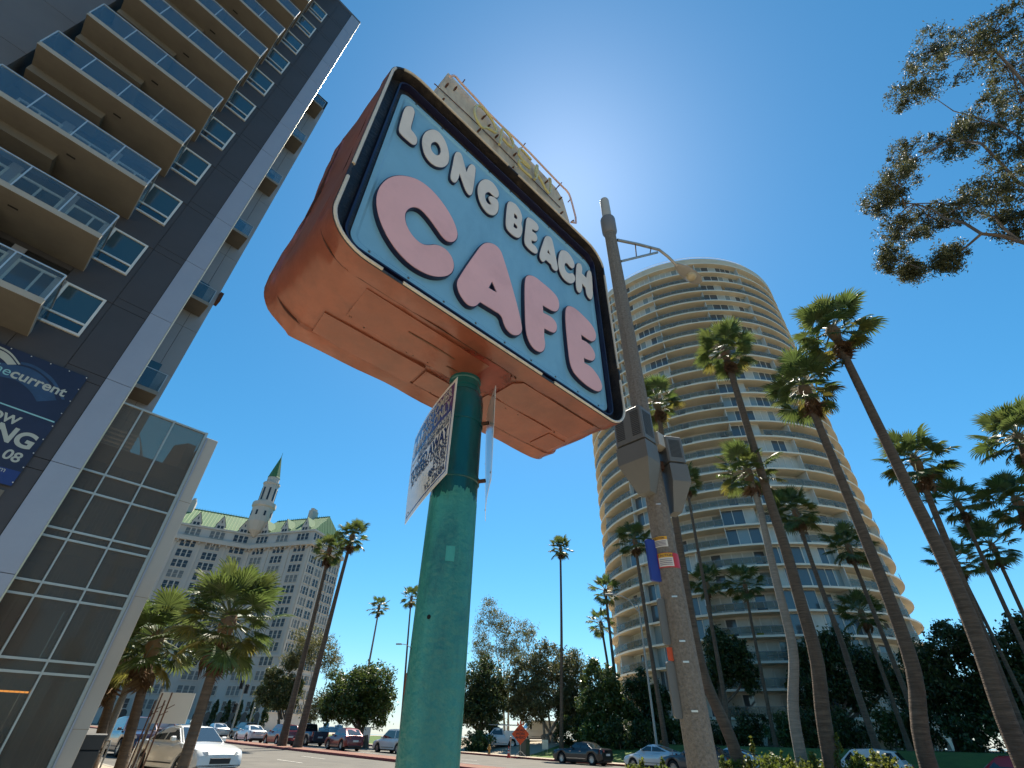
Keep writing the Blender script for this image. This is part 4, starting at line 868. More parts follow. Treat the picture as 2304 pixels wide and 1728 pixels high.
    xc = L * .62; b = MB(); b.box(xc - .8, xc + .8, yr - 2.2, yr + .8, ZRG - 4.2, ZRG + 2.2); b.box(xc - .5, xc + .5, yr - 1.9, yr + .5, ZRG + 2.2, ZRG + 3.0); add('chimney', b, m_stone2)
wing(105.8, 22.8, 17.0, 1, 3); wing(-117.0, 34.0, 17.0, -1, 5)
for i, zz_ in enumerate((0,)):
    b = MB(); fwd = Vector((math.sin(R(-28.35)), math.cos(R(-28.35)))); c_ = (-fwd.x * .6, -fwd.y * .6)
    b.lathe([(.3, hz(52.2)), (2.2, hz(54.0)), (3.3, hz(56.8)), (3.3, hz(61.6)), (3.75, hz(62.0)), (3.75, hz(63.3)), (3.5, hz(63.3)), (3.5, hz(62.7)), (2.45, hz(62.7)), (2.45, hz(69.9)), (2.75, hz(70.2)), (2.75, hz(70.7)), (1.95, hz(70.9)), (1.95, hz(73.0))], 12, c_); b.build('spire_tower', m_stone2, ht)
    b = MB(); b.lathe([(2.15, hz(72.8)), (2.0, hz(73.2)), (.12, hz(81.2)), (.08, hz(81.2))], 8, c_); b.tube([(c_[0], c_[1], hz(81)), (c_[0], c_[1], hz(83.0))], [.12, .04], 5); b.build('spire_roof', m_copper, ht)
    base = math.atan2(-VC.y, -VC.x)
    for k in range(-3, 4):
        t = base + k * R(45); b = MB(); b.box(2.35, 2.49, -.28, .28, hz(64.2), hz(68.6)); b.build('lancet_window', m_hwin, ht, loc=(c_[0], c_[1], 0), rot=(0, 0, t))
        b = MB(); b.box(3.2, 3.34, -.3, .3, hz(58.6), hz(60.2)); b.build('lancet_window', m_hwin, ht, loc=(c_[0], c_[1], 0), rot=(0, 0, t + R(15)))
# ================================================================== concrete lamp post with equipment
m_lconc = mat('speckled_concrete', (0.165, 0.150, 0.128), 0.85, var=0.38, vscale=34, bump=0.8, bscale=60, grime=(0.14, 0.12, 0.10), gscale=2.0, gamt=0.55)
m_equip = mat('grey_equipment_shell', (0.115, 0.12, 0.115), 0.5, var=0.06, vscale=3)
m_equipd = mat('equipment_grille', (0.03, 0.033, 0.035), 0.6)
m_ltgrey = mat('antenna_beige', (0.40, 0.38, 0.33), 0.5, var=.06, vscale=4); m_collar = mat('antenna_collar', (0.16, 0.155, 0.15), 0.5)
m_strap = mat('steel_strap', (0.55, 0.53, 0.48), 0.3, metal=0.7); m_redsgn = mat('red_sign_paint', (0.46, 0.02, 0.025), 0.4, var=.1, vscale=6); m_bluesgn = mat('blue_banner_cloth', (0.012, 0.035, 0.24), 0.5, var=.15, vscale=3)
m_stick = mat('sticker_white', (0.60, 0.58, 0.53), 0.5); m_yel = mat('sticker_yellow', (0.62, 0.33, 0.02), 0.5); m_orsgn = mat('orange_red_sign', (0.50, 0.07, 0.02), 0.5)
LP = Vector((6.2 * math.sin(R(18.3)), 6.2 * math.cos(R(18.3)), 0)); LP.z = gz(LP.x, LP.y) + .13
lp = thing('lamp_post', 'speckled concrete lamp post with grey equipment boxes, red caution band and antenna', 'lamp post', LP)
def lz(px, py, r=6.2): return at_r(px, py, r).z - LP.z
zt = at_r(1359, 480, 6.2).z - LP.z
q = MB(); q.lathe([(.165, -.2), (.152, 1.2), (.135, 5), (.115, zt - .75), (.112, zt - .7)], 12); q.build('shaft', m_lconc, lp)
q = MB(); q.lathe([(.118, zt - .78), (.150, zt - .70), (.155, zt - .30), (.150, zt - .27), (.10, zt - .25)], 20); q.build('antenna_collar', m_collar, lp, True)
q = MB(); q.lathe([(.098, zt - .27), (.098, zt + .42), (.088, zt + .46), (.04, zt + .47)], 20); q.build('antenna', m_ltgrey, lp, True)
cd_ = Vector((-LP.x, -LP.y, 0)).normalized(); ca = math.atan2(cd_.y, cd_.x); rt_ = Vector((-cd_.y, cd_.x, 0))   # towards the viewer and to the viewer's left... of the post
# arm with luminaire
ra = Vector((cd_.y * -1, cd_.x, 0)) * -1
def arm_pt(px, py, r): p = at_r(px, py, r); return p - LP
p_u, p_b, p_e = arm_pt(1389, 540, 6.2), arm_pt(1483, 562, 6.9), arm_pt(1524, 598, 7.3)
q = MB(); q.tube([p_u, p_u.lerp(p_b, .5) + Vector((0, 0, .02)), p_b, p_b.lerp(p_e, .5) + Vector((0, 0, .04)), p_e], .032, 8); q.build('lamp_arm', m_alu, lp, True)
l0, l1 = arm_pt(1397, 588, 6.2), arm_pt(1479, 568, 6.8); q = MB(); q.tube([l0, l1], .026, 8); q.build('arm_brace', m_alu, lp, True)
for f in (.42, .80): q = MB(); a_ = p_u.lerp(p_b, f); b_ = l0.lerp(l1, f * .98); q.tube([a_, b_], .012, 6); q.build('brace_rod', m_rust, lp)
dl = (p_e - p_b).normalized(); hz_ = Vector((dl.x, dl.y, 0)).normalized(); yaw = math.atan2(hz_.y, hz_.x)
lh = thing('x', 'x', 'x'); lh.name = 'luminaire'; del lh['label']; del lh['category']; lh.parent = lp; lh.location = p_e; lh.rotation_euler = (0, R(12), yaw); lh.scale = (.78, .78, .78)
q = MB(); pr = [(-.05, .06, .05), (.05, .10, .09), (.25, .17, .13), (.50, .19, .15), (.72, .16, .12), (.86, .07, .05)]; vs = []; k = 10
for x, wv, hv in pr:
    for j in range(k):
        t = 2 * math.pi * j / k; zq = math.sin(t); vs.append((x, wv * math.cos(t), hv * zq if zq > 0 else hv * .35 * zq))
q.add(vs, [(i * k + j, i * k + (j + 1) % k, (i + 1) * k + (j + 1) % k, (i + 1) * k + j) for i in range(len(pr) - 1) for j in range(k)] + [tuple(range(k - 1, -1, -1)), tuple((len(pr) - 1) * k + j for j in range(k))]); q.build('lamp_housing', mat('luminaire_grey', (0.24, 0.235, 0.22), .5), lh, True)
q = MB(); q.lathe([(.15, 0), (.14, -.05), (.09, -.10), (.0, -.12)], 14); q.build('lamp_lens', mat('lamp_lens_glass', (0.38, 0.33, 0.22), .15), lh, True, loc=(.5, 0, -.03))
# equipment boxes
def eq_box(name, px, py_top, py_mid, py_bot, ang, w_, d_, standoff):
    zt_, zm_, zb_ = lz(px, py_top, 5.95), lz(px, py_mid, 5.95), lz(px, py_bot, 5.95)
    u = thing('x', 'x', 'x'); u.name = name; del u['label']; del u['category']; u.parent = lp; u.rotation_euler = (0, 0, ang); u.location = (0, 0, 0)
    x0, x1 = standoff, standoff + d_
    q = MB(); q.rbox(x0, x1, -w_ / 2, w_ / 2, zm_ + .03, zt_, .02); q.build('upper_shell', m_equip, u)
    q = MB(); q.box(x0 + .03, x1 - .03, -w_ / 2 + .02, w_ / 2 - .02, zm_ - .005, zm_ + .04); q.build('shadow_gap', m_equipd, u)
    hh = zm_ - zb_; q = MB(); q.add([(x0, -w_ / 2, zm_), (x1, -w_ / 2, zm_), (x1, w_ / 2, zm_), (x0, w_ / 2, zm_), (x0, -w_ / 2, zm_ - hh * .4), (x1, -w_ / 2, zm_ - hh * .4), (x1, w_ / 2, zm_ - hh * .4), (x0, w_ / 2, zm_ - hh * .4),
           (x0, -w_ * .2, zb_), (x0 + d_ * .45, -w_ * .2, zb_), (x0 + d_ * .45, w_ * .2, zb_), (x0, w_ * .2, zb_)], [(0, 1, 2, 3), (0, 1, 5, 4), (1, 2, 6, 5), (2, 3, 7, 6), (3, 0, 4, 7), (4, 5, 9, 8), (5, 6, 10, 9), (6, 7, 11, 10), (7, 4, 8, 11), (8, 9, 10, 11)]); q.build('lower_shell', m_equip, u)
    hgt = zt_ - zm_
    for s_ in (-1, 1):
        q = MB(); y0 = s_ * w_ * .27
        for i in range(14):
            z_ = zm_ + .10 + (hgt - .16) * i / 14; q.box(x1 - .004, x1 + .004, y0 - w_ * .14, y0 + w_ * .14, z_, z_ + (hgt - .16) / 14 * .55)
        stuff(q.build('grille', m_equipd, u))
        q = MB()
        for i in range(14):
            z_ = zm_ + .10 + (hgt - .16) * i / 14; q.box(x0 + .05, x1 - .05, s_ * w_ / 2 - .004, s_ * w_ / 2 + .004, z_, z_ + (hgt - .16) / 14 * .55)
        stuff(q.build('grille', m_equipd, u))
    q = MB(); q.box(.08, x0 + .02, -.06, .06, zm_ - .02, zm_ + .1); q.box(.08, x0 + .02, -.06, .06, zt_ - .15, zt_ - .08); q.build('bracket', m_rust, u)
eq_box('equipment_box', 1405, 935, 1012, 1112, ca - R(28), .46, .30, .15)
eq_box('equipment_box', 1505, 965, 1030, 1135, ca + R(118), .44, .26, .17)
q = MB(); q.rbox(.13, .26, -.10, .10, lz(1490, 1015), lz(1490, 985), .01); q.build('junction_box', m_ltgrey, lp, rot=(0, 0, ca + R(60)))
# straps, stickers, band, cloth, side plates
for px, py in ((1480, 1145), (1504, 1228), (1523, 1350), (1534, 1449), (1543, 1495), (1561, 1604)):
    z_ = lz(px, py); r_ = .150 - .0035 * z_
    q = MB(); q.lathe([(r_ + .001, z_), (r_ + .007, z_ + .002), (r_ + .007, z_ + .016), (r_ + .001, z_ + .018)], 12, caps=False); q.build('strap', m_lconc, lp)
    q = MB(); th0 = ca + R(18); n_ = 5; vs = [((r_ + .009) * math.cos(th0 + t), (r_ + .009) * math.sin(th0 + t), z_ + zz) for zz in (0, .017) for t in [R(-24) * i / n_ for i in range(n_ + 1)]]
    q.add(vs, [(i, i + 1, n_ + 2 + i, n_ + 1 + i) for i in range(n_)]); q.build('strap_buckle', m_strap, lp)
def wrap(name, z0, z1, t0, t1, dr, m, parent=lp):
    q = MB(); n_ = 12; vs = [((.1475 - .0035 * z + dr) * math.cos(ca + t0 + (t1 - t0) * i / n_), (.1475 - .0035 * z + dr) * math.sin(ca + t0 + (t1 - t0) * i / n_), z) for z in (z0, z1) for i in range(n_ + 1)]
    q.add(vs, [(i, i + 1, n_ + 2 + i, n_ + 1 + i) for i in range(n_)]); return q.build(name, m, parent, True)
zr0, zr1 = lz(1490, 1285), lz(1490, 1252); band = wrap('red_band', zr0, zr1, R(-100), R(75), .012, m_redsgn)
def stick(t0, t1, z0, z1):
    s_ = wrap('caution_sticker', z0, z1, t0, t1, .016, m_stick); wrap('sticker_header', z0 + (z1 - z0) * .68, z1, t0, t1, .0175, m_yel, s_)
    rr = .1475 - .0035 * z0 + .019
    me = text_mesh('CAUTION', (z1 - z0) * .26, m_ink, extrude=.0004, align='CENTER', offset=.0006)
    def bend(me, zc):
        for v in me.vertices:
            t = (t0 + t1) / 2 + v.co.x / rr; v.co = (rr * math.cos(ca + t), rr * math.sin(ca + t), zc + v.co.y)
    bend(me, z0 + (z1 - z0) * .745); obj('lettering', me, s_)
    q = MB(); n_ = 6
    for l in range(4):
        zl = z0 + (z1 - z0) * (.12 + .13 * l); vs = [(rr * math.cos(ca + t0 + (t1 - t0) * (.1 + .8 * i / n_)), rr * math.sin(ca + t0 + (t1 - t0) * (.1 + .8 * i / n_)), zz) for zz in (zl, zl + .006) for i in range(n_ + 1)]
        q.add(vs, [(i, i + 1, n_ + 2 + i, n_ + 1 + i) for i in range(n_)])
    stuff(q.build('fine_print', m_ink, s_))
stick(R(-62), R(18), lz(1470, 1240), lz(1470, 1217)); stick(R(-38), R(30), zr0 + .012, zr1 - .006)
lf = Vector((cd_.y, -cd_.x, 0))                                # towards the picture's left of the post
if lf.x > 0: lf = -lf
def side_plate(name, z0, z1, o0, o1, dep, m, rnd):
    u = MB(); poly = rrect(o0, o1, z0, z1, rnd, 5); u.prism(poly, -dep, dep, axis='y'); return u.build(name, m, lp, rot=(0, 0, math.atan2(lf.y, lf.x) + R(38)))
side_plate('blue_cloth', lz(1462, 1315), lz(1462, 1222), .13, .27, .02, m_bluesgn, .02)
side_plate('side_sign', lz(1488, 1455), lz(1488, 1352), .135, .235, .012, m_equip, .03)
side_plate('side_sign', lz(1512, 1618), lz(1512, 1492), .135, .245, .012, m_equip, .03)
side_plate('red_tag', lz(1497, 1490), lz(1497, 1460), .13, .20, .012, m_orsgn, .004)
# ================================================================== palms
m_trunk = mat('palm_bark', (0.125, 0.088, 0.060), 0.95, var=0.45, vscale=1.6, streak=9.0, bump=1.6, bscale=3.0, bstreak=8.0, grime=(0.075, 0.05, 0.034), gscale=1.5, gamt=.7)
m_trunkg = mat('palm_bark_grey', (0.26, 0.23, 0.19), 0.95, var=0.25, vscale=2.2, streak=9.0, bump=1.4, bscale=3.0, bstreak=8.0)
m_frond = mat('palm_frond', (0.075, 0.112, 0.028), 0.40, island=0.32, transl=0.36, spec=0.6)
m_frond2 = mat('palm_frond_yellow', (0.15, 0.145, 0.03), 0.45, island=0.28, transl=0.40, spec=0.5)
m_dead = mat('dead_frond', (0.165, 0.095, 0.048), 0.8, island=0.35, transl=0.15)
m_petiole = mat('palm_petiole', (0.13, 0.15, 0.05), 0.5)
def fan_mesh(name, m, seed, dead=False, nl=26, rp=1.2, rf=.86, droop=.3):
    rd = random.Random(seed); q = MB(); sag = .10
    pts = [Vector((rp * t, 0, -sag * t * t)) for t in (0, .33, .66, 1.0)]; q.tube(pts, [.035, .024, .018, .014], 4, 1, caps=False)
    tip = pts[-1]; half = R(62 if dead else 128)
    for i in range(nl):
        f = (i + .5) / nl * 2 - 1; th = f * half * (.95 + .05 * rd.random()); L = rf * (1 - .30 * abs(f) ** 2) * rd.uniform(.88, 1.08)
        d = Vector((math.cos(th), math.sin(th), .10 - .18 * abs(f))); wv = L * half * 2 / nl * .33
        if dead: d = Vector((math.cos(th) * .9, math.sin(th) * .5, -.25)); wv *= .8
        s_ = Vector((-math.sin(th), math.cos(th), 0)); ridge = Vector((0, 0, wv * .55))
        dr = droop * rd.uniform(.5, 1.6); p0 = tip; p1 = tip + d * L * .55; p2 = tip + d * L * .82 + Vector((0, 0, -dr * L * .18)); p3 = tip + d * L * 1.0 + Vector((rd.uniform(-.04, .04), rd.uniform(-.04, .04), -dr * L * (.55 if not dead else .9)))
        k = [p0, p1 + s_ * wv, p1 - s_ * wv, p1 + ridge, p2 + s_ * wv * .62, p2 - s_ * wv * .62, p3]
        q.add(k, [(0, 1, 3), (0, 3, 2), (1, 4, 6, 3), (3, 6, 5, 2)], 0)
    return q.mesh(name, [m, m_petiole if not dead else m])
FG = [fan_mesh('frond', m_frond, s, droop=.2 + .12 * (s % 3)) for s in range(4)] + [fan_mesh('frond', m_frond2, 9, droop=.3)]
FDd = [fan_mesh('dead_frond', m_dead, 20 + s, True, nl=14, rp=.7, rf=.85, droop=.7) for s in range(3)]
def palm(label, base, top, r0, r1, crown, seed, nfr=40, dead=10, group=None, grey=False, skirt=0.0, bend=0.0, path=None):
    rd = random.Random(seed); t = thing('palm_tree', label, 'palm', base, 0, group); T = Vector(top) - Vector(base)
    sd = Vector((-T.y, T.x, 0)); sd = sd.normalized() if sd.length > .05 else Vector((1, 0, 0))
    n = 14; pts = []; rr = []
    for i in range(n + 1):
        f = i / n; wob = bend * math.sin(math.pi * f) + .02 * math.sin(5 * f + seed)
        x = T.x * (f ** 1.0); pts.append(Vector((T.x * f, T.y * f, T.z * f)) + sd * wob + Vector((math.sin(f * 4 + seed) * .04 * T.z / 15, 0, 0)))
        rr.append(r1 + (r0 - r1) * (1 - f) ** 1.6 + (.10 * r0 / .3 * max(0, 1 - f * 12)))
    pts[-1] = T; pts[0].z = -.3
    if path:                                                   # trunk through points read along it, all over the same spot of ground
        K_ = [Vector((0, 0, -.3))] + [p - Vector(base) for p in path] + [T]; K_ = [k for i, k in enumerate(K_) if i == 0 or k.z > K_[i - 1].z + .15]; K_[1] = Vector((K_[0].x * .5 + K_[1].x * .5, K_[0].y * .5 + K_[1].y * .5, K_[1].z)) if len(K_) > 3 else K_[1]; pts = []
        for f in range(29):
            z = -.3 + (T.z + .3) * f / 28; pts.append(Vector((float(np.interp(z, [k.z for k in K_], [k.x for k in K_])), float(np.interp(z, [k.z for k in K_], [k.y for k in K_])), z)))
        for _ in range(2): pts = [pts[0]] + [(pts[i - 1] + pts[i] * 2 + pts[i + 1]) / 4 for i in range(1, len(pts) - 1)] + [pts[-1]]
        rr = [r1 + (r0 - r1) * (1 - i / 28) ** 1.3 + (.10 * r0 / .3 * max(0, 1 - i / 28 * 12)) for i in range(29)]
    q = MB(); q.tube(pts, rr, 12); q.build('trunk', m_trunkg if grey else m_trunk, t, True)
    q = MB(); q.lathe([(r1 * .9, -crown * .45), (r1 * 1.9, -crown * .12), (r1 * 1.7, .1), (r1 * .5, .35)], 10); q.build('crownshaft', m_dead, t, True, loc=T)
    nfr = int(nfr * .88)
    for i in range(nfr):
        f = (i + .5) / nfr; el = R(84 - 136 * f ** 1.0 + rd.uniform(-10, 10)); az = i * 2.39996 + rd.uniform(-.25, .25)
        s_ = crown / 2.0 * rd.uniform(.80, 1.18) * (.82 if f < .12 else 1)
        o = obj('frond', FG[4 if (f > .62 and rd.random() < .30) else rd.randrange(4)], t, T + Vector((0, 0, .12 * (1 - f))), (rd.uniform(-.35, .35), -el, az), s_)
    for i in range(dead):
        el = R(-52 - 36 * rd.random()); az = rd.random() * 6.283; s_ = crown / 2.0 * rd.uniform(.7, 1.0)
        obj('dead_frond', FDd[rd.randrange(3)], t, T + Vector((0, 0, -.12 - skirt * rd.random())), (rd.uniform(-.5, .5), -el, az), s_)
    return t
def base_top(pb, pt, a=None, r=None):
    B = on_a(*pb, a) if a is not None else at_r(*pb, r); rb = math.hypot(B.x, B.y); T = at_r(*pt, rb); B.z = gz(B.x, B.y) + .08; return B, T
PALMS = [  # label, base px, top px, row, r0, r1, crown, fronds, dead
 ('tall thick-trunked median palm with its crown just below the street lamp head', (1865,1728), (1630,790), 25.6, .30, .17, 1.95, 44, 14, 0),
 ('leaning median palm with drooping yellowed fronds in front of the round tower edge', (2080,1728), (1808,872), 25.6, .29, .17, 2.0, 42, 16, 0),
 ('tallest median palm rising clear of the round tower against the sky', (2300,1722), (1872,742), 25.6, .31, .18, 2.1, 48, 18, 0),
 ('median palm with smooth grey trunk and orange skirt under its crown', (1800,1728), (1681,1062), 25.6, .24, .15, 1.75, 40, 10, 1),
 ('median palm whose crown shows just behind the concrete lamp post', (1669,1722), (1478,905), 25.6, .27, .15, 1.75, 38, 12, 0),
 ('slim park palm behind the lamp post boxes with dark small crown', (1640,1650), (1545,1085), 50.0, .22, .14, 2.0, 36, 8, 0),
 ('park palm standing on the lawn, its crown against the tower balconies', (1972,1681), (1789,1150), 48.5, .25, .16, 2.3, 40, 12, 0),
 ('dark park palm low before the right side of the round tower', (2075,1660), (1908,1228), 52.0, .22, .15, 2.1, 36, 8, 0),
 ('short bushy park palm at the right foot of the round tower', (2030,1640), (1938,1378), 58.0, .20, .15, 2.2, 36, 6, 0),
 ('dark palm beside the tallest median palm, half behind its trunk', (2275,1640), (2058,1035), 34.0, .24, .15, 1.95, 40, 14, 0),
 ('thin far palm with round dark crown, tallest of three slim ones beyond the tower', (2335,1560), (2152,1128), 48.0, .17, .12, 2.0, 36, 6, 0),
 ('thin far palm with low crown, shortest of three slim ones beyond the tower', (2290,1560), (2150,1262), 60.0, .17, .12, 2.2, 34, 6, 0),
 ('slender far palm with small crown between two other slim ones beyond the tower', (2370,1560), (2232,1228), 52.0, .16, .12, 2.1, 34, 6, 0),
 ('taller of two dense dark palms standing behind the tallest median palm', (2480,1640), (2292,985), 36.0, .24, .16, 2.1, 44, 12, 0),
 ('lower of two dense dark palms standing behind the tallest median palm', (2440,1640), (2287,1125), 44.0, .22, .16, 2.1, 44, 8, 0),
 ('solitary very tall thin palm rising from the park lawn between sign and tower', (1264,1682), (1261,1232), 52.0, .22, .13, 1.75, 38, 10, 0),
 ('park palm at the left edge of the round tower with open crown', (1395,1600), (1362,1330), 58.0, .24, .16, 2.4, 26, 4, 0),
 ('second park palm tucked behind the open-crowned palm left of the tower', (1390,1620), (1352,1402), 66.0, .22, .16, 2.3, 24, 2, 0),
 ('leafy park palm in front of the left balconies of the round tower', (1497,1672), (1428,1215), 49.0, .26, .16, 2.3, 40, 8, 0),
 ('squat palm before the lower tower floors beside its twin', (1618,1600), (1590,1312), 62.0, .22, .16, 2.5, 34, 2, 0),
 ('squat palm with slim trunk before the lower tower floors', (1735,1640), (1675,1312), 60.0, .20, .14, 2.5, 34, 2, 0),
 ('median palm with shaggy crown, shorter of the pair before the spired hotel', (635,1677), (742,1236), 26.0, .34, .17, 1.95, 40, 30, 0),
 ('median palm with full crown, taller of the pair before the spired hotel', (667,1681), (793,1206), 26.0, .34, .17, 1.95, 40, 24, 0),
 ('slender palm beyond the road with a small sparse crown', (802,1645), (853,1365), 45.0, .22, .12, 1.75, 30, 10, 1),
 ('slender palm mostly hidden behind the teal pole', (905,1620), (926,1345), 52.0, .20, .12, 1.9, 30, 8, 0),
]
PATHS = {0: [(1866,1598),(1845,1490),(1808,1381),(1772,1247),(1736,1139)], 3: [(1798,1598),(1789,1472),(1771,1399),(1747,1309),(1722,1200),(1707,1128)], 1: [(2080,1634),(2069,1544),(2040,1453),(2000,1345),(1960,1244),(1917,1139)],
         2: [(2264,1598),(2221,1490),(2170,1363),(2127,1265),(2091,1189),(2062,1135)], 6: [(1931,1562),(1895,1446),(1856,1345),(1823,1255)], 4: [(1635,1646),(1605,1582),(1585,1532),(1569,1464),(1550,1361)]}
for i, (lb, pb, pt, a, r0, r1, cr, nf, dd, gy) in enumerate(PALMS):
    B, T = base_top(pb, pt, a=a); rb = math.hypot(B.x, B.y); palm(lb, B, T, r0, r1, cr, 11 + i * 3, nf, dd, None, gy, .5 if dd > 12 else .2, 0, [at_r(*p, rb) for p in PATHS[i]] if i in PATHS else None)
for i, (lb, pb, pt, a, r0, r1, cr, nf, dd) in enumerate([
 ('large young fan palm with bright crown on the pavement by the white saloon', (411,1728), (515,1395), 6.3, .155, .13, 1.62, 62, 16),
 ('pavement fan palm with hanging brown fronds beside the car park pier', (279,1712), (352,1440), 6.3, .18, .14, 1.7, 54, 14),
 ('furthest pavement fan palm half hidden by the car park pier', (225,1682), (276,1482), 6.3, .18, .14, 1.7, 46, 10)]):
    B, T = base_top(pb, pt, a=a); B.z = gz(B.x, B.y) + .13; palm(lb, B, T, r0, r1, cr, 101 + i, nf, dd, None, False, .3)
# ================================================================== broadleaf trees and shrubs
m_lfic = mat('ficus_leaf', (0.060, 0.098, 0.022), 0.42, island=0.45, transl=0.22, spec=0.6); m_leuc = mat('eucalyptus_leaf', (0.11, 0.115, 0.038), 0.5, island=0.35, transl=0.38)
m_ldark = mat('dark_tree_leaf', (0.042, 0.070, 0.020), 0.42, island=0.55, transl=0.28); m_lsh = mat('bright_shrub_leaf', (0.085, 0.115, 0.018), 0.5, island=0.35, transl=0.45)
m_lolive = mat('olive_leaf', (0.100, 0.110, 0.045), 0.5, island=0.40, transl=0.25)
m_bark = mat('grey_bark', (0.15, 0.115, 0.085), 0.95, var=0.3, vscale=3, bump=0.8, bscale=10); m_barkp = mat('pale_bark', (0.30, 0.25, 0.19), 0.9, var=0.3, vscale=3, bump=0.5, bscale=8)
def tree(name, label, base, clumps, nleaf, lsize, asp, ml, mb, r0, stems=1, cat='tree', group=None, lump=.38, shell=.55, spread=.5, tuft=None):
    base = Vector(base); t = thing(name, label, cat, base, 0, group); rd = random.Random(sum(map(ord, label)) % 9999)
    rel = [(c[0] - base.x, c[1] - base.y, c[2] - base.z, *c[3:]) for c in clumps]
    if lsize > .3: nleaf = int(nleaf * 1.7)
    P = clump_points(rel, nleaf, shell, lump) if not tuft else tuft_points([(*c[:3], c[3] * 1.2, c[4] * 1.2, c[5] * 1.2) for c in rel], *tuft)[0]; P = P[P[:, 2] > .05]
    obj('crown', leaf_mesh('crown', P, lsize, asp, ml), t)
    q = MB(); lo = min(c[2] - c[5] for c in rel); cxm = sum(c[0] for c in rel) / len(rel); cym = sum(c[1] for c in rel) / len(rel)
    fork = Vector((cxm * .3, cym * .3, max(.5, lo * .75)))
    for s in range(stems):
        th = 2 * math.pi * s / stems; o = Vector((math.cos(th), math.sin(th), 0)) * (spread * (stems > 1))
        q.tube([o * .5 + Vector((0, 0, -.4)), o * .7 + fork * .35, fork + o], [r0 * 1.5, r0 * 1.05, r0 * .85], 8)
    for c in rel:
        e = Vector(c[:3]); th = rd.random() * 6.28; m_ = fork.lerp(e, .5) + Vector((math.cos(th), math.sin(th), .2)) * .12 * (e - fork).length
        o = Vector((rd.uniform(-1, 1), rd.uniform(-1, 1), 0)) * (spread * .7 * (stems > 1))
        q.tube([fork + o, m_, e], [r0 * .62, r0 * .38, r0 * .10], 6)
        for _ in range(4):
            v = Vector((rd.gauss(0, 1), rd.gauss(0, 1), rd.gauss(.3, .8))).normalized(); q.tube([m_.lerp(e, rd.uniform(.3, .9)), e + Vector((v.x * c[3], v.y * c[4], v.z * c[5])) * .75], [r0 * .16, r0 * .05], 4, caps=False)
    q.build('trunk', mb, t, True); return t
def clump(px, py, r, wpx, hpx, dep=None):                     # an ellipsoid that covers wpx x hpx around a pixel at distance r
    p = at_r(px, py, r); dcam = (p - Vector((0, 0, EYE))).dot(F0); k = dcam / FPX; rx = wpx * k; rz = hpx * k * 1.15; return (p.x, p.y, p.z, dep or rx, dep or rx, rz)
def gb(px, py, r): p = at_r(px, py, r); return (p.x, p.y, gz(p.x, p.y))
tree('ficus_tree', 'dense clipped ficus with spiky yellow-green top left of the teal pole', gb(822,1660,66), [clump(770,1565,66,48,45), clump(815,1545,66,55,42), clump(858,1562,66,45,48), clump(790,1600,66,50,26), clump(745,1590,66,26,26), clump(835,1605,66,45,28)], 15000, .34, .42, mat('clipped_ficus_leaf', (0.065, 0.095, 0.018), 0.42, island=0.5, transl=0.32, spec=0.6), m_bark, .28, 3)
tree('ficus_tree', 'dark ficus with hanging roots just right of the teal pole', gb(1080,1660,72), [clump(1060,1535,72,42,42), clump(1105,1530,72,42,45), clump(1085,1575,72,55,34), clump(1040,1590,72,35,30), clump(1120,1575,72,26,30), clump(1090,1618,72,60,24)], 15000, .34, .42, m_ldark, m_bark, .28, 5)
tree('ficus_tree', 'broad ficus with many pale stems and glossy leaves behind the white van', gb(1238,1660,70), [clump(1190,1530,70,48,44), clump(1235,1500,70,50,42), clump(1285,1520,70,45,48), clump(1215,1570,70,60,32), clump(1275,1580,70,48,32), clump(1165,1570,70,28,34), clump(1190,1600,70,34,24), clump(1290,1612,70,44,26)], 19000, .34, .42, m_lolive, m_barkp, .26, 6, spread=.9)
tree('leafy_tree', 'loose leafy tree between the broad ficus and the round tower', gb(1350,1660,66), [clump(1340,1535,66,34,34), clump(1375,1545,66,36,34), clump(1350,1580,66,44,32), clump(1395,1600,66,34,36), clump(1325,1610,66,30,30), clump(1360,1630,66,50,24)], 13000, .34, .45, m_lfic, m_bark, .22, 3)
tree('eucalyptus_tree', 'airy olive eucalyptus high behind the dark ficus', gb(1140,1655,95), [clump(1098,1378,95,22,22), clump(1120,1400,95,20,20), clump(1084,1432,95,22,26), clump(1150,1425,95,26,24), clump(1185,1422,95,17,18), clump(1130,1462,95,24,20), clump(1092,1475,95,18,18), clump(1165,1462,95,18,20)], 11000, .34, .32, m_leuc, m_barkp, .16, 2, tuft=(34, 46, .42))
tree('eucalyptus_tree', 'spreading olive tree beside the pair of palms near the hotel corner', gb(690,1660,84), [clump(690,1440,84,26,22), clump(725,1455,84,26,24), clump(745,1490,84,18,22), clump(680,1480,84,26,18), clump(655,1490,84,16,12), clump(735,1580,84,22,18), clump(700,1600,84,14,18)], 9000, .34, .32, m_leuc, m_barkp, .13, 2, tuft=(34, 44, .38))
tree('olive_tree', 'bushy yellow-green tree in front of the hotel arches', gb(635,1658,84), [clump(610,1530,84,26,24), clump(640,1550,84,30,26), clump(600,1562,84,26,22), clump(625,1580,84,30,16), clump(668,1560,84,18,26)], 9000, .32, .36, m_leuc, m_bark, .22, 2)
tree('leafy_tree', 'dark round tree in front of the lower tower balconies', gb(1630,1650,67), [clump(1610,1455,67,34,34), clump(1650,1470,67,36,36), clump(1625,1505,67,40,32), clump(1675,1510,67,24,36), clump(1600,1530,67,30,28)], 11000, .34, .45, m_ldark, m_bark, .25, 2)
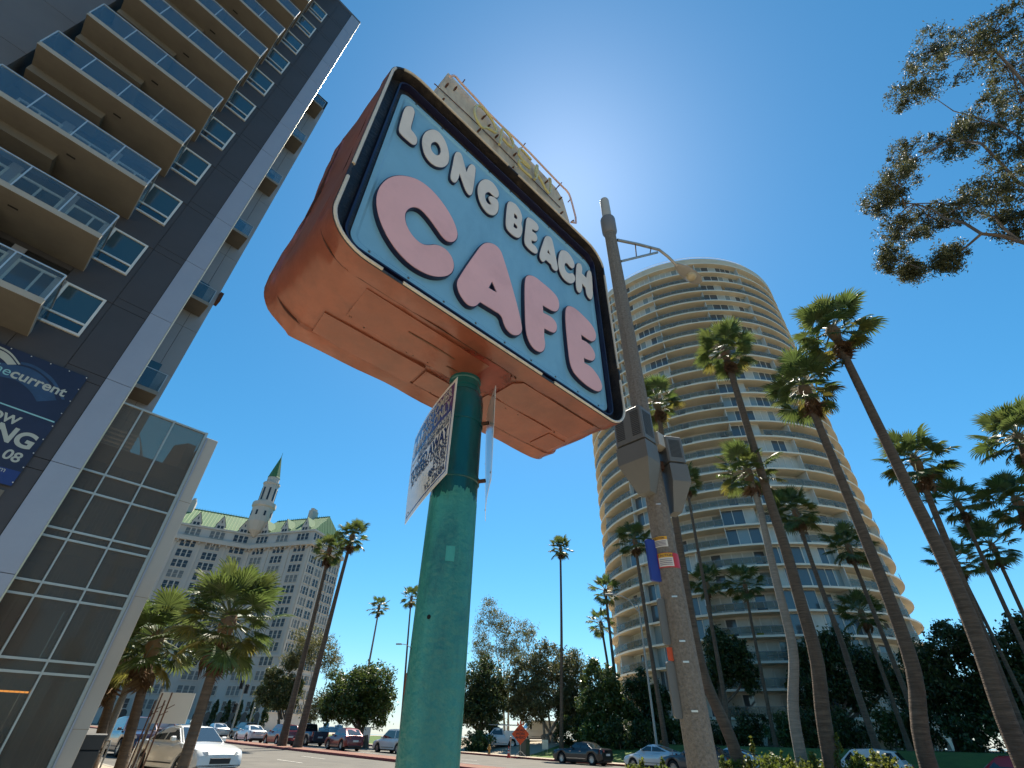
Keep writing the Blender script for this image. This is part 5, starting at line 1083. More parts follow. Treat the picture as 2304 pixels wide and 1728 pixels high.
tree('leafy_tree', 'dark spreading tree at the right foot of the round tower', gb(1880,1650,68), [clump(1830,1490,68,44,44), clump(1890,1470,68,46,42), clump(1945,1490,68,40,44), clump(1860,1545,68,60,40), clump(1935,1560,68,50,40), clump(1810,1560,68,36,40), clump(2000,1540,68,36,50)], 17000, .34, .45, m_ldark, m_bark, .28, 3)
tree('leafy_tree', 'big dark tree filling the park edge right of the tower', gb(2150,1650,66), [clump(2080,1500,66,50,50), clump(2140,1450,66,50,44), clump(2200,1490,66,48,50), clump(2110,1560,66,60,44), clump(2180,1570,66,56,44), clump(2050,1570,66,40,50)], 18000, .34, .45, m_ldark, m_bark, .3, 3)
tree('leafy_tree', 'dark tree beyond the big dark tree at the end of the park', gb(2300,1650,64), [clump(2260,1470,64,44,44), clump(2310,1450,64,46,48), clump(2280,1540,64,60,48), clump(2340,1530,64,50,50), clump(2250,1590,64,50,40)], 15000, .34, .45, m_ldark, m_bark, .3, 3)
tree('leafy_tree', 'small dark tree behind the lamp post foot', gb(1450,1655,68), [clump(1440,1560,68,34,34), clump(1475,1580,68,34,36), clump(1455,1615,68,40,26)], 8000, .34, .45, m_ldark, m_bark, .2, 2)
# understorey shrubs in the park
SH = [(1060,1654,68,40,22),(1000,1656,64,36,20),(1290,1644,66,40,26),(1340,1649,64,36,24),(1395,1644,62,36,28),(1440,1649,62,34,24),(1560,1644,67,44,30),(1620,1649,66,44,26),(1690,1644,66,44,30),(1760,1644,65,44,34),(1850,1639,65,46,36),(1920,1644,64,46,36),(2000,1644,64,46,40),(2090,1644,63,50,40),(2180,1644,63,50,42),(2270,1644,63,50,44),(1505,1644,68,36,28)]
SHN = ['between pole and utility truck', 'half behind the teal pole', 'by the broad ficus stems', 'left of the loose leafy tree', 'under the loose leafy tree', 'behind the white hatchback roof', 'right of the lamp post foot', 'below the dark round tree', 'below the lowest tower slab', 'beside the arcade of the tower', 'under the spreading tree', 'right of the spreading tree trunk', 'at the tower corner', 'under the big dark tree', 'right of the big dark tree trunk', 'below the end tree of the park', 'left of the lamp post foot']
for i, (px, py, r, wv, hv) in enumerate(SH):
    g = gb(px, py, r); c0 = clump(px, py, r, wv, hv); cl = [(c0[0] + random.uniform(-.6, .6) * c0[3], c0[1] + random.uniform(-.4, .4) * c0[3], g[2] + c0[5] * random.uniform(.5, 1.0), c0[3] * .75, c0[3] * .7, c0[5] * random.uniform(.8, 1.1)) for _ in range(3)]
    tree('shrub', 'dark understorey shrub ' + SHN[i], g, cl, 3600, .30, .45, m_ldark if i % 3 else m_lfic, m_bark, .05, 3, 'shrub', 'park shrubs')
# bright shrubs on the median in front of the right-hand palms
BSH = [(1450,1725,24.9),(1500,1727,25.2),(1640,1722,25.0),(1690,1715,25.3),(1745,1712,25.0),(1790,1722,25.1),(1840,1716,25.3),(1885,1709,25.4),(1930,1713,25.2),(1975,1712,25.0),(2015,1722,25.2)]
BN = ['at the dark car bonnet', 'left of the lamp post base', 'right of the lamp post base', 'with one tall sprig before the white car tail', 'before the lawn left of the grey trunk', 'at the grey trunked palm', 'between grey and brown palm trunks', 'with the highest sprig before the white estate', 'before the white estate windows', 'thinning out before the lawn', 'last before the leaning palm']
for i, (px, py, a) in enumerate(BSH):
    p = on_a(px, py, a); g = (p.x, p.y, gz(p.x, p.y) + .15); h = max(.5, p.z - g[2] + .12)
    cl = [(p.x + random.uniform(-.5, .5), p.y + random.uniform(-.5, .5), g[2] + h * random.uniform(.35, .7), .55, .55, h * .42) for _ in range(3)] + [(p.x + random.uniform(-.3, .3), p.y, g[2] + h * .95, .14, .14, .28)]
    if i in (3, 7): cl.append((p.x + .2, p.y, g[2] + h * 1.25, .10, .10, .45))
    tree('flowering_shrub', 'sunlit yellow-green median shrub ' + BN[i], g, cl, 1700, .13, .6, m_lsh, m_bark, .018, 4, 'shrub', 'median shrubs', lump=.5)
# overhanging eucalyptus whose trunk stands outside the picture
EB = Vector((17.5, 7.0, 0)); EB.z = gz(EB.x, EB.y) + .1
K = 2304 / 2212
EC = [(2090,120,60,55),(2160,60,60,60),(2010,110,40,40),(2190,150,50,55),(1975,195,42,32),(2120,270,52,40),(2060,310,42,38),(1960,345,40,34),(1935,395,38,32),(1905,440,36,34),(1945,500,40,36),(2010,470,40,30),(2050,560,30,24),(1930,560,30,26),(1970,585,24,18),(2090,440,44,34),(2160,410,50,44),(2200,320,50,50),(2195,480,36,30),(2210,230,50,40)]
m_fine = mat('eucalyptus_fine_leaf', (0.066, 0.078, 0.034), .55, island=.5, transl=.34, spec=.3)
et = thing('eucalyptus_tree', 'tall eucalyptus with fine olive leaves on boughs hanging high above the palms', 'tree', EB)
ECL = [clump(x * K, y * K, 15.5 + (i % 4) * .8, w_ * K * 1.12, h_ * K * 1.05) for i, (x, y, w_, h_) in enumerate(EC)]
ECL = [(c[0] - EB.x, c[1] - EB.y, c[2] - EB.z, *c[3:]) for c in ECL]
P, TCS = tuft_points(ECL, 50, 68, .095)
obj('crown', leaf_mesh('crown', P, .092, .36, m_fine, up=.6), et)
hub = at_r(2640, 560, 14.0) - EB
BO = [[(2480,560),(2330,548),(2205,522),(2120,505),(2040,472),(1975,440),(1935,470)], [(2480,500),(2330,440),(2200,395),(2120,310),(2050,300),(1970,345)], [(2480,440),(2330,270),(2220,190),(2150,110),(2090,110),(2010,120)], [(2330,440),(2230,330),(2160,270),(2060,240),(1985,200)], [(2205,522),(2150,470),(2090,440),(2010,470)], [(2120,505),(2060,555),(1990,580)]]
NODES = []
q = MB(); q.tube([(0, 0, -.4), (.3, .2, hub.z * .3), (hub.x * .6, hub.y * .6, hub.z * .7), hub], [.34, .28, .22, .16], 10)
for j, path in enumerate(BO):
    L_ = [at_r(x * K, y * K, 15.8 + .25 * (i_ % 3)) - EB for i_, (x, y) in enumerate(path)]; L_ = ([hub] if j < 3 else []) + L_; NODES += L_
    L2 = [L_[0]]
    for a_, b_ in zip(L_[:-1], L_[1:]): L2 += [a_.lerp(b_, .5) + Vector((random.uniform(-.08, .08), random.uniform(-.08, .08), random.uniform(-.10, .10))), b_]
    r_a = .085 if j < 3 else .040; q.tube(L2, [r_a * (1 - .82 * i_ / (len(L2) - 1)) for i_ in range(len(L2))], 6); NODES += L2
for c, t_ in zip(ECL, TCS):
    cc = Vector(c[:3]); nd = min(NODES, key=lambda n_: (n_ - cc).length); q.tube([nd, nd.lerp(cc, .5) + Vector((0, 0, .06)), cc], [.022, .016, .010], 5, caps=False)
    for p in t_[:30]: p = Vector(p); q.tube([nd.lerp(cc, .8), cc.lerp(p, .55) + Vector((0, 0, .05)), p], [.009, .006, .003], 3, caps=False)
q.build('trunk', m_bark, et, True)
# ================================================================== vehicles
def paint(n, c, metal=.25): return mat('car_paint_' + n, c, 0.28, metal=metal, coat=0.8, spec=0.5, var=0.03, vscale=2)
m_cglass = mat('car_glass', (0.012, 0.022, 0.026), 0.04, spec=0.9, coat=.5); m_tyre = mat('tyre_rubber', (0.015, 0.015, 0.016), 0.85); m_rim = mat('alloy_rim', (0.42, 0.42, 0.42), 0.3, metal=0.85); m_plast = mat('black_plastic', (0.02, 0.02, 0.022), 0.6)
m_head = mat('headlight', (0.62, 0.64, 0.66), 0.08, spec=.9); m_tail = mat('tail_light', (0.34, 0.012, 0.012), 0.15, spec=.8); m_plate2 = mat('number_plate', (0.62, 0.62, 0.60), .5); m_chrome = mat('chrome_trim', (0.6, 0.6, 0.6), .12, metal=.95)
_wh = {}
def wheel_mesh(r, wd):
    if (r, wd) in _wh: return _wh[(r, wd)]
    q = MB(); q.lathe([(r * .62, -wd / 2), (r * .92, -wd / 2), (r, -wd * .36), (r, wd * .36), (r * .92, wd / 2), (r * .62, wd / 2)], 24, caps=False); ty = q.mesh('tyre', m_tyre, True)
    q = MB(); q.lathe([(r * .62, -wd * .5), (r * .66, wd * .46), (r * .60, wd * .46), (r * .56, wd * .2), (0, wd * .16)], 24, caps=False)
    for i in range(10):
        t = 2 * math.pi * i / 10; c, s = math.cos(t), math.sin(t); a = Vector((-s, c, 0)); d = Vector((c, s, 0)); w0, w1 = r * .07, r * .05
        q.add([d * r * .1 - a * w0 + Vector((0, 0, wd * .40)), d * r * .1 + a * w0 + Vector((0, 0, wd * .40)), d * r * .6 + a * w1 + Vector((0, 0, wd * .45)), d * r * .6 - a * w1 + Vector((0, 0, wd * .45))], [(0, 1, 2, 3)])
    q.lathe([(r * .13, wd * .2), (r * .13, wd * .44), (0, wd * .46)], 10); rm = q.mesh('rim', m_rim, True); _wh[(r, wd)] = (ty, rm); return ty, rm
KIND = {  # L, W, belt profile (x from rear -0.5 to front 0.5, z), cabin: rear base, rear roof, front roof, front base (x, z), wheel x, wheel radius
 'saloon': (4.85, 1.84, [(-.5,.55),(-.495,.92),(-.46,1.03),(-.33,1.06),(-.2,.98),(.1,.96),(.2,1.0),(.34,.93),(.46,.82),(.495,.66),(.5,.45)], [(-.37,1.02),(-.18,1.42),(.05,1.45),(.24,.98)], (-.29,.30), .33),
 'limo': (5.05, 1.90, [(-.5,.55),(-.495,.98),(-.47,1.08),(-.33,1.10),(-.2,1.04),(.1,1.02),(.2,1.04),(.40,.98),(.48,.92),(.497,.70),(.5,.45)], [(-.34,1.06),(-.2,1.44),(.03,1.47),(.19,1.03)], (-.30,.305), .37),
 'suv': (4.65, 1.86, [(-.5,.55),(-.497,.9),(-.49,1.08),(-.4,1.08),(-.2,1.06),(.1,1.04),(.2,1.08),(.36,1.02),(.47,.92),(.497,.74),(.5,.5)], [(-.485,1.06),(-.40,1.62),(.03,1.67),(.21,1.06)], (-.29,.30), .36),
 'cross': (4.6, 1.86, [(-.5,.6),(-.497,.9),(-.485,1.06),(-.4,1.08),(-.2,1.04),(.1,1.02),(.2,1.05),(.36,.99),(.47,.88),(.497,.7),(.5,.5)], [(-.47,1.05),(-.30,1.56),(.02,1.62),(.22,1.03)], (-.29,.30), .37),
 'hatch': (4.46, 1.75, [(-.5,.5),(-.498,.85),(-.485,1.08),(-.4,1.10),(-.2,.98),(.1,.94),(.24,.96),(.36,.88),(.46,.76),(.495,.62),(.5,.42)], [(-.475,1.09),(-.14,1.47),(.0,1.49),(.31,.93)], (-.30,.305), .31),
 'minivan': (4.9, 1.95, [(-.5,.5),(-.498,.9),(-.49,1.06),(-.4,1.06),(-.2,1.02),(.1,1.0),(.25,1.02),(.38,.95),(.47,.84),(.497,.66),(.5,.42)], [(-.485,1.04),(-.42,1.70),(.06,1.74),(.30,1.0)], (-.30,.31), .34),
 'van': (5.4, 2.0, [(-.5,.5),(-.498,.9),(-.49,1.15),(-.4,1.15),(-.2,1.12),(.1,1.1),(.28,1.15),(.40,1.08),(.48,.98),(.498,.75),(.5,.45)], [(-.49,1.12),(-.47,2.05),(.16,2.08),(.32,1.12)], (-.28,.33), .36),
 'pickup': (5.7, 1.98, [(-.5,.6),(-.498,.95),(-.495,1.18),(-.3,1.18),(-.1,1.17),(.1,1.16),(.2,1.2),(.38,1.16),(.47,1.08),(.497,.85),(.5,.55)], [(-.13,1.16),(-.10,1.82),(.08,1.84),(.20,1.17)], (-.30,.31), .39),
}
def interp(P, x):
    for (x0, z0), (x1, z1) in zip(P[:-1], P[1:]):
        if x <= x1: return z0 + (z1 - z0) * (0 if x1 == x0 else max(0, (x - x0) / (x1 - x0)))
    return P[-1][1]
def vehicle(label, kind, pm, pos, head, cat='car', name=None, group=None, tint=None):
    L, W, belt, cab, wx, wr = KIND[kind]; g = gz(pos.x, pos.y)
    t = thing(name or ('parked_' if False else '') + {'saloon': 'saloon_car', 'limo': 'saloon_car', 'suv': 'suv_car', 'cross': 'suv_car', 'hatch': 'hatchback_car', 'minivan': 'minivan', 'van': 'van', 'pickup': 'pickup_truck'}[kind], label, cat, (pos.x, pos.y, g + .01), head, group)
    # body: cross-sections along x with wheel arches
    xs = sorted(set([round(-.5 + i / 44, 4) for i in range(45)] + [round(p[0], 4) for p in belt])); q = MB(); vs = []; K = 14
    for x in xs:
        zt_ = interp(belt, x); X = x * L; end = max(0, (abs(x) - .40) / .10); hw = W / 2 * (1 - .14 * end ** 2); zb = .24 + .12 * max(0, (abs(x) - .44) / .06)
        for w in wx:
            d = abs(X - w * L); ra = wr + .07
            if d < ra: zb = max(zb, wr + math.sqrt(ra * ra - d * d) - .005)
        zb = min(zb, zt_ - .12); zm = zb + (zt_ - zb) * .55; tl = .93 - .03 * end
        sec = [(0, zb), (hw * .80, zb), (hw * .97, zb + .03), (hw, zm), (hw * .985, zt_ - .10), (hw * tl, zt_ - .02), (hw * .72, zt_ + .012), (0, zt_ + .03)]
        sec = sec + [(-y, z) for y, z in sec[-2:0:-1]]
        vs += [(X, y, z) for y, z in sec]
    K = 14; n = len(xs)
    q.add(vs, [(i * K + j, i * K + (j + 1) % K, (i + 1) * K + (j + 1) % K, (i + 1) * K + j) for i in range(n - 1) for j in range(K)] + [tuple(range(K - 1, -1, -1)), tuple((n - 1) * K + j for j in range(K))])
    body = q.build('body', pm, t, True)
    q = MB(); q.box(-L * .47, L * .47, -W * .40, W * .40, .16, .55); q.build('underbody', m_plast, t)
    # cabin
    (rbx, rbz), (rrx, rrz), (frx, frz), (fbx, fbz) = cab; hb, hr = W / 2 * .90, W / 2 * (.70 if kind not in ('van', 'minivan') else .80)
    if kind == 'van': hb = W / 2 * .94; hr = W / 2 * .86
    mid = ((rrx + frx) / 2, max(rrz, frz) + .03)
    side = [(rbx * L, hb, rbz - .06), (rrx * L, hr, rrz), (mid[0] * L, hr * 1.01, mid[1]), (frx * L, hr, frz), (fbx * L, hb, fbz - .06)]
    topc = [(rrx * L, 0, rrz + .03), (mid[0] * L, 0, mid[1] + .04), (frx * L, 0, frz + .03)]
    q = MB(); S = side; Sm = [(x, -y, z) for x, y, z in side]; q.add(S + Sm + topc, [(0, 1, 2), (0, 2, 4), (2, 3, 4), (5, 7, 6), (5, 9, 7), (7, 9, 8), (1, 10, 11, 2), (2, 11, 12, 3), (6, 7, 11, 10), (7, 8, 12, 11), (0, 5, 6, 10, 1), (4, 3, 12, 8, 9)])
    me = q.mesh('cabin', pm); bm = bmesh.new(); bm.from_mesh(me)
    bmesh.ops.bevel(bm, geom=[e for e in bm.edges if e.calc_face_angle(0) > .35], offset=.05, segments=2, affect='EDGES'); bm.to_mesh(me); bm.free()
    me.polygons.foreach_set('use_smooth', [True] * len(me.polygons)); me.set_sharp_from_angle(angle=R(40)); cabo = obj('cabin', me, t)
    def lerp3(a, b, f): return Vector(a).lerp(Vector(b), f)
    def pane(nm, P, o, m=m_cglass, par=None):
        nrm = (Vector(P[1]) - Vector(P[0])).cross(Vector(P[2]) - Vector(P[0])).normalized(); c = sum((Vector(p) for p in P), Vector()) / len(P)
        if nrm.dot(c - Vector((0, 0, 1.0))) < 0: nrm = -nrm
        q = MB(); q.add([Vector(p) + nrm * o for p in P] + [Vector(p) - nrm * .01 for p in P], [tuple(range(len(P)))] + [(i, (i + 1) % len(P), len(P) + (i + 1) % len(P), len(P) + i) for i in range(len(P))]); return q.build(nm, m, par or cabo)
    fb = [Vector((fbx * L, sgn * hb, fbz - .06)) for sgn in (1, -1)]; ft = [Vector((frx * L, sgn * hr, frz)) for sgn in (1, -1)]
    def inset(a, b, c, d, e0, e1, s0): # a,b lower pair; d,c upper pair
        l0, l1 = a.lerp(d, e0), b.lerp(c, e0); u0, u1 = a.lerp(d, e1), b.lerp(c, e1); return [l0.lerp(l1, s0), l1.lerp(l0, s0), u1.lerp(u0, s0 * 1.15), u0.lerp(u1, s0 * 1.15)]
    ws = inset(fb[0], fb[1], ft[1], ft[0], .17, .95, .055); pane('windscreen', ws, .016)
    rb = [Vector((rbx * L, sgn * hb, rbz - .06)) for sgn in (1, -1)]; rtp = [Vector((rrx * L, sgn * hr, rrz)) for sgn in (1, -1)]
    if kind != 'van': pane('rear_window', inset(rb[0], rb[1], rtp[1], rtp[0], .22 if rrz < 1.6 else .42, .93, .07), .016)
    else: pane('rear_window', inset(rb[0], rb[1], rtp[1], rtp[0], .45, .85, .10), .016)
    zb_ = max(rbz, fbz) + .01
    for sg in (1, -1):
        def SP(x, z):
            f = (z - (rbz - .06)) / (rrz - rbz + .06); return Vector((x, sg * (hb + (hr - hb) * f), z))
        def xr(z): return (rbx + (rrx - rbx) * (z - rbz + .06) / (rrz - rbz + .06)) * L
        def xf(z): return (fbx + (frx - fbx) * (z - fbz + .06) / (frz - fbz + .06)) * L
        zt2 = min(rrz, frz) - .07; xm = (mid[0] + .00) * L
        zlo = zb_ + .02
        if kind in ('van',): pane('side_window', [SP(.17 * L, zlo), SP(xf(zlo) - .16, zlo), SP(xf(zt2 - .1) - .12, zt2 - .1), SP(.17 * L, zt2 - .1)], .014)
        elif kind == 'pickup': pane('side_window', [SP(xr(zlo) + .12, zlo), SP(xf(zlo) - .14, zlo), SP(xf(zt2) - .10, zt2), SP(xr(zt2) + .12, zt2)], .014)
        else:
            pane('side_window', [SP(xr(zlo) + .30, zlo), SP(xm - .05, zlo), SP(xm - .05, zt2), SP(xr(zt2) + .16, zt2)], .014); pane('side_window', [SP(xm + .05, zlo), SP(xf(zlo) - .16, zlo), SP(xf(zt2) - .10, zt2), SP(xm + .05, zt2)], .014)
        q = MB(); q.rbox(-.06, .06, 0, .18, -.02, .12, .03); q.box(-.02, .02, -.08, .0, 0, .04); mo = q.build('mirror', pm, t, loc=(xf(zlo) - .35, sg * (hb + .03), zlo), rot=(0, 0, 0 if sg > 0 else math.pi))
        # lights
        zf = interp(belt, .46); q = MB(); q.add([(L * .462, sg * W * .480, zf - .20), (L * .506, sg * W * .26, zf - .17), (L * .497, sg * W * .28, zf - .05), (L * .435, sg * W * .488, zf - .06), (L * .40, sg * W * .40, zf - .1)], [(0, 1, 2, 3), (3, 2, 4), (0, 1, 4)]); q.build('headlight', m_head, t)
        zr = interp(belt, -.47); q = MB()
        if kind in ('van', 'suv', 'minivan', 'pickup'): q.rbox(-L * .502, -L * .475, sg * W * .44 - .07, sg * W * .44 + .07, zr - .42, zr - .02, .015)
        else: q.add([(-L * .506, sg * W * .27, zr - .22), (-L * .506, sg * W * .27, zr - .06), (-L * .46, sg * W * .482, zr - .05), (-L * .46, sg * W * .482, zr - .24), (-L * .42, sg * W * .40, zr - .1)], [(0, 1, 2, 3), (1, 4, 2), (0, 3, 4)])
        q.build('tail_light', m_tail, t)
        q = MB(); q.box(-L * .19, L * .19, sg * W * .496, sg * W * .506, .40, .43); q.build('side_trim', m_plast if kind != 'limo' else m_chrome, t)
        for hx in (-.08, .12): q = MB(); q.rbox(hx * L - .10, hx * L + .08, sg * W * .494 - .012, sg * W * .494 + .016, .86, .89, .005); q.build('door_handle', m_chrome if kind == 'limo' else pm, t)
    zf = interp(belt, .48); q = MB(); q.rbox(L * .47, L * .504, -W * .20, W * .20, zf - .30, zf - .14, .01); q.build('grille', m_plast, t)
    q = MB(); q.rbox(L * .46, L * .504, -W * .36, W * .36, .24, .29, .02); q.build('front_bumper', m_plast, t)
    q = MB(); q.rbox(-L * .506, -L * .46, -W * .36, W * .36, .28, .38, .02); q.build('rear_bumper', m_plast, t)
    q = MB(); q.box(-L * .512, -L * .50, -.26, .26, .62, .76); q.build('number_plate', m_plate2, t)
    if kind in ('suv', 'van', 'pickup'): q = MB(); q.box(L * .502, L * .511, -.20, .20, .44, .55); q.build('number_plate', m_plate2, t)
    ty, rm = wheel_mesh(wr, .22)
    for w in wx:
        for sg in (1, -1):
            o = obj('wheel', ty, t, (w * L, sg * (W / 2 - .125), wr), (R(-90) if sg > 0 else R(90), 0, 0)); obj('rim', rm, o)
            q = MB(); q.lathe([(wr + .06, -.10), (wr + .06, .02)], 20, caps=False); q.lathe([(0, -.10), (wr + .06, -.10)], 20, caps=False); q.build('wheel_well', m_plast, t, loc=(w * L, sg * (W / 2 - .125), wr), rot=(R(-90) if sg > 0 else R(90), 0, 0))
    return t
H_AWAY, H_TOWARD = math.atan2(E2.y, E2.x), math.atan2(-E2.y, -E2.x)
P_white = paint('white', (0.72, 0.72, 0.70), 0); P_silver = paint('silver', (0.42, 0.43, 0.44), .6); P_black = paint('black', (0.006, 0.006, 0.010), .0); P_red = paint('dark_red', (0.17, 0.012, 0.014)); P_grey = paint('grey', (0.10, 0.105, 0.11), .5); P_green = paint('grey_green', (0.09, 0.12, 0.11), .4)
P_plum = paint('plum', (0.035, 0.014, 0.03), .3); P_blue = paint('pale_blue', (0.60, 0.63, 0.64), .3); P_navy = paint('navy', (0.02, 0.024, 0.05), .3); P_bred = paint('bright_red', (0.36, 0.012, 0.02))
def at_lane(px, a): p = on_a(px, 1655, a); return Vector((p.x, p.y, 0))
def at_dist(px, r): p = at_r(px, 1655, r); return Vector((p.x, p.y, 0))
vehicle('white saloon facing the viewer behind the large pavement fan palm', 'saloon', P_white, at_dist(432, 25.5), H_TOWARD + R(8))
vehicle('dark plum SUV parked at the near kerb between pavement palm trunks', 'suv', P_plum, at_dist(302, 38), H_TOWARD)
vehicle('white van on the far road seen past the real estate board', 'van', P_white, at_dist(345, 92), H_AWAY, 'van')
vehicle('pale SUV following the white van on the far road', 'suv', P_silver, at_dist(386, 90), H_AWAY)
vehicle('grey-green SUV on the far road left of the silver saloon', 'suv', P_green, at_dist(418, 82), H_AWAY)
vehicle('silver saloon on the far lane behind the white saloon roof', 'saloon', P_silver, at_lane(482, 28.6), H_AWAY - R(4))
vehicle('dark grey SUV beyond the pale saloons in front of the hotel', 'suv', P_grey, at_dist(545, 84), H_AWAY)
vehicle('pearl white saloon with red tail lamps left of the red SUV', 'saloon', P_white, at_lane(562, 28.6), H_AWAY - R(4))
vehicle('red SUV half hidden by the pair of median palm trunks', 'suv', P_red, at_lane(632, 28.8), H_AWAY - R(4))
vehicle('navy pickup with chrome bumper right of the pair of palm trunks', 'pickup', P_navy, at_lane(690, 33.0), H_AWAY, 'truck')
vehicle('dark red crossover driving away left of the teal pole', 'cross', P_red, at_lane(776, 30.8), H_AWAY - R(6))
vehicle('pale minivan nosing out from behind the teal pole', 'minivan', P_white, at_lane(893, 33.8), H_AWAY, 'minivan')
vehicle('black saloon with bright alloy wheels parked at the red kerb', 'limo', P_black, at_lane(1308, 42.0), H_AWAY)
vehicle('pale blue-white hatchback parked behind the black saloon', 'hatch', P_blue, at_lane(1464, 42.0), H_AWAY)
vehicle('dark grey SUV nose showing left of the lamp post foot', 'cross', P_grey, at_lane(1560, 38.5), H_AWAY)
vehicle('white car with red tail lamp glimpsed right of the lamp post foot', 'hatch', P_white, at_lane(1635, 42.0), H_AWAY)
vehicle('white estate car behind the bright median shrubs', 'suv', P_white, at_lane(1915, 38.0), H_AWAY)
vehicle('bright red car passing behind the tallest median palm trunk', 'cross', P_bred, at_lane(2228, 31.0), H_AWAY)
vehicle('plain white van parked on the driveway by the broad ficus', 'van', P_white, at_dist(1207, 74), R(196), 'van')
ut = vehicle('white utility truck with ladder rack and service boxes on the driveway', 'pickup', P_white, at_dist(1118, 70), R(190), 'truck', 'utility_truck')
q = MB(); q.rbox(-2.75, -.85, .55, 1.0, .85, 1.62, .02); q.build('service_box', P_white, ut); q = MB(); q.rbox(-2.75, -.85, -1.0, -.55, .85, 1.62, .02); q.build('service_box', P_white, ut)
for s_ in (-.85, .85):
    q = MB(); q.tube([(-2.7, s_, 1.6), (-2.7, s_, 2.12), (1.2, s_, 2.15)], .03, 6); q.build('rack_rail', P_white, ut)
    q = MB(); q.tube([(-1.0, s_, 1.6), (-1.0, s_, 2.12)], .03, 6); q.build('rack_post', P_white, ut)
for y in (-.3, .1): q = MB(); q.tube([(-2.7, y, 2.2), (1.5, y, 2.22)], .025, 6); q.build('ladder_rail', m_alu, ut)
for i in range(13): q = MB(); q.tube([(-2.6 + i * .32, -.3, 2.2), (-2.6 + i * .32, .1, 2.2)], .015, 5); q.build('ladder_rung', m_alu, ut)
# ================================================================== street furniture
m_hyd = mat('hydrant_yellow', (0.36, 0.20, 0.035), 0.6, var=.2, vscale=8, grime=(0.12, 0.05, 0.02), gscale=6, gamt=.5); m_or = mat('orange_sign_cloth', (0.72, 0.085, 0.012), 0.6, var=.08, vscale=4); m_cone = mat('cone_orange', (0.62, 0.06, 0.03), .6); m_galv = mat('galvanised_post', (0.30, 0.30, 0.29), .5, metal=.5, var=.1, vscale=6); m_bin = mat('bin_metal', (0.022, 0.024, 0.026), .5, var=.2, vscale=5); m_greenbox = mat('green_cabinet', (0.035, 0.055, 0.045), .6)
def place(px, a, h=.13): p = on_a(px, 1655, a); return Vector((p.x, p.y, gz(p.x, p.y) + (h if a > 43 or a < 7 else 0.005)))
fh = thing('fire_hydrant', 'weathered yellow fire hydrant on the far kerb', 'hydrant', place(1102, 44.0))
q = MB(); q.lathe([(.17, 0), (.17, .05), (.11, .07), (.105, .50), (.14, .52), (.14, .57), (.10, .60), (.07, .74), (.03, .80), (.0, .82)], 14); q.build('barrel', m_hyd, fh, True)
for t in (0, math.pi, math.pi / 2): q = MB(); q.tube([(.08 * math.cos(t), .08 * math.sin(t), .42), (.19 * math.cos(t), .19 * math.sin(t), .42)], [.055, .062], 8); q.build('outlet_cap', m_hyd, fh, True)
cn = thing('traffic_cone', 'orange and white traffic cone at the red kerb', 'cone', place(1145, 42.7))
q = MB(); q.box(-.19, .19, -.19, .19, 0, .04); q.build('cone_base', m_cone, cn); q = MB(); q.lathe([(.15, .04), (.025, .90), (.0, .90)], 14); q.build('cone_body', m_cone, cn, True)
for z0, z1 in ((.36, .50), (.60, .70)): q = MB(); q.lathe([(.153 - .145 * (z0 - .04) / 1.0, z0), (.153 - .145 * (z1 - .04) / 1.0, z1)], 14, caps=False); q.build('cone_sleeve', m_white, cn, True)
rs = thing('road_work_sign', 'orange diamond road work sign on a folding stand', 'sign', place(1171, 43.9, .13), math.atan2(-1, 0) + R(90))
q = MB(); c_ = 1.75; q.prism([(0, c_ - .86), (.86, c_), (0, c_ + .86), (-.86, c_)], -.012, .012, axis='y'); dm = q.build('sign_panel', m_or, rs)
for tx, z_ in (('ROAD', .22), ('WORK', -.08), ('AHEAD', -.36)): me = text_mesh(tx, .30, m_plast, offset=.004, align='CENTER'); obj('lettering', me, dm, (0, -.017, c_ + z_), (R(90), 0, 0))
q = MB(); q.tube([(0, .03, .1), (0, .03, c_ + .8)], .022, 6); q.build('stand_post', m_galv, rs)
for sx in (-1, 1):
    for sy in (-1, 1): q = MB(); q.tube([(0, .03, .45), (sx * .55, .03 + sy * .45, .02)], .018, 6); q.build('stand_leg', m_galv, rs)
for sx in (-.22, .0, .22): q = MB(); q.prism([(-.12, 0), (.12, 0), (.0, .36)], -.004, .004, axis='y'); q.build('sign_flag', m_or, rs, loc=(sx, 0, c_ + .84 - abs(sx) * .6), rot=(0, sx * 1.6, 0))
gc = thing('utility_cabinet', 'dark green utility cabinet beside the road work sign', 'cabinet', place(1180, 46.2, .05), H_AWAY)
q = MB(); q.rbox(-.45, .45, -.35, .35, .1, 1.5, .03); q.build('cabinet_body', m_greenbox, gc); q = MB(); q.box(-.55, .55, -.45, .45, 0, .1); q.build('plinth', m_conc, gc); q = MB(); q.box(-.42, -.02, -.365, -.35, .15, 1.4); q.build('cabinet_door', m_greenbox, gc); q = MB(); q.box(.02, .42, -.365, -.35, .15, 1.4); q.build('cabinet_door', m_greenbox, gc)
pk = thing('parking_meter', 'grey parking meter on a post left of the road work sign', 'meter', place(1149, 44.2))
q = MB(); q.tube([(0, 0, 0), (0, 0, 1.15)], .035, 8); q.build('post', m_galv, pk, True); q = MB(); q.lathe([(.05, 1.12), (.10, 1.18), (.11, 1.38), (.08, 1.5), (.0, 1.54)], 12); q.build('meter_head', m_galv, pk, True)
ws_ = thing('notice_board', 'small white notice on the lawn behind the black saloon', 'sign', place(1226, 49, .02), 0)
q = MB(); q.box(-.32, .32, -.012, .012, .45, 1.25); q.build('board', m_stick, ws_); [MB().tube([(x, .03, 0), (x, .03, .9)], .02, 6).build('stake', m_galv, ws_) for x in (-.22, .22)]
tb = thing('litter_bin', 'dark street litter bin with open hood beside the car park pier', 'bin', at_r(183, 1700, 20.0) * 1.0, H_TOWARD); tb.location.z = gz(tb.location.x, tb.location.y) + .13
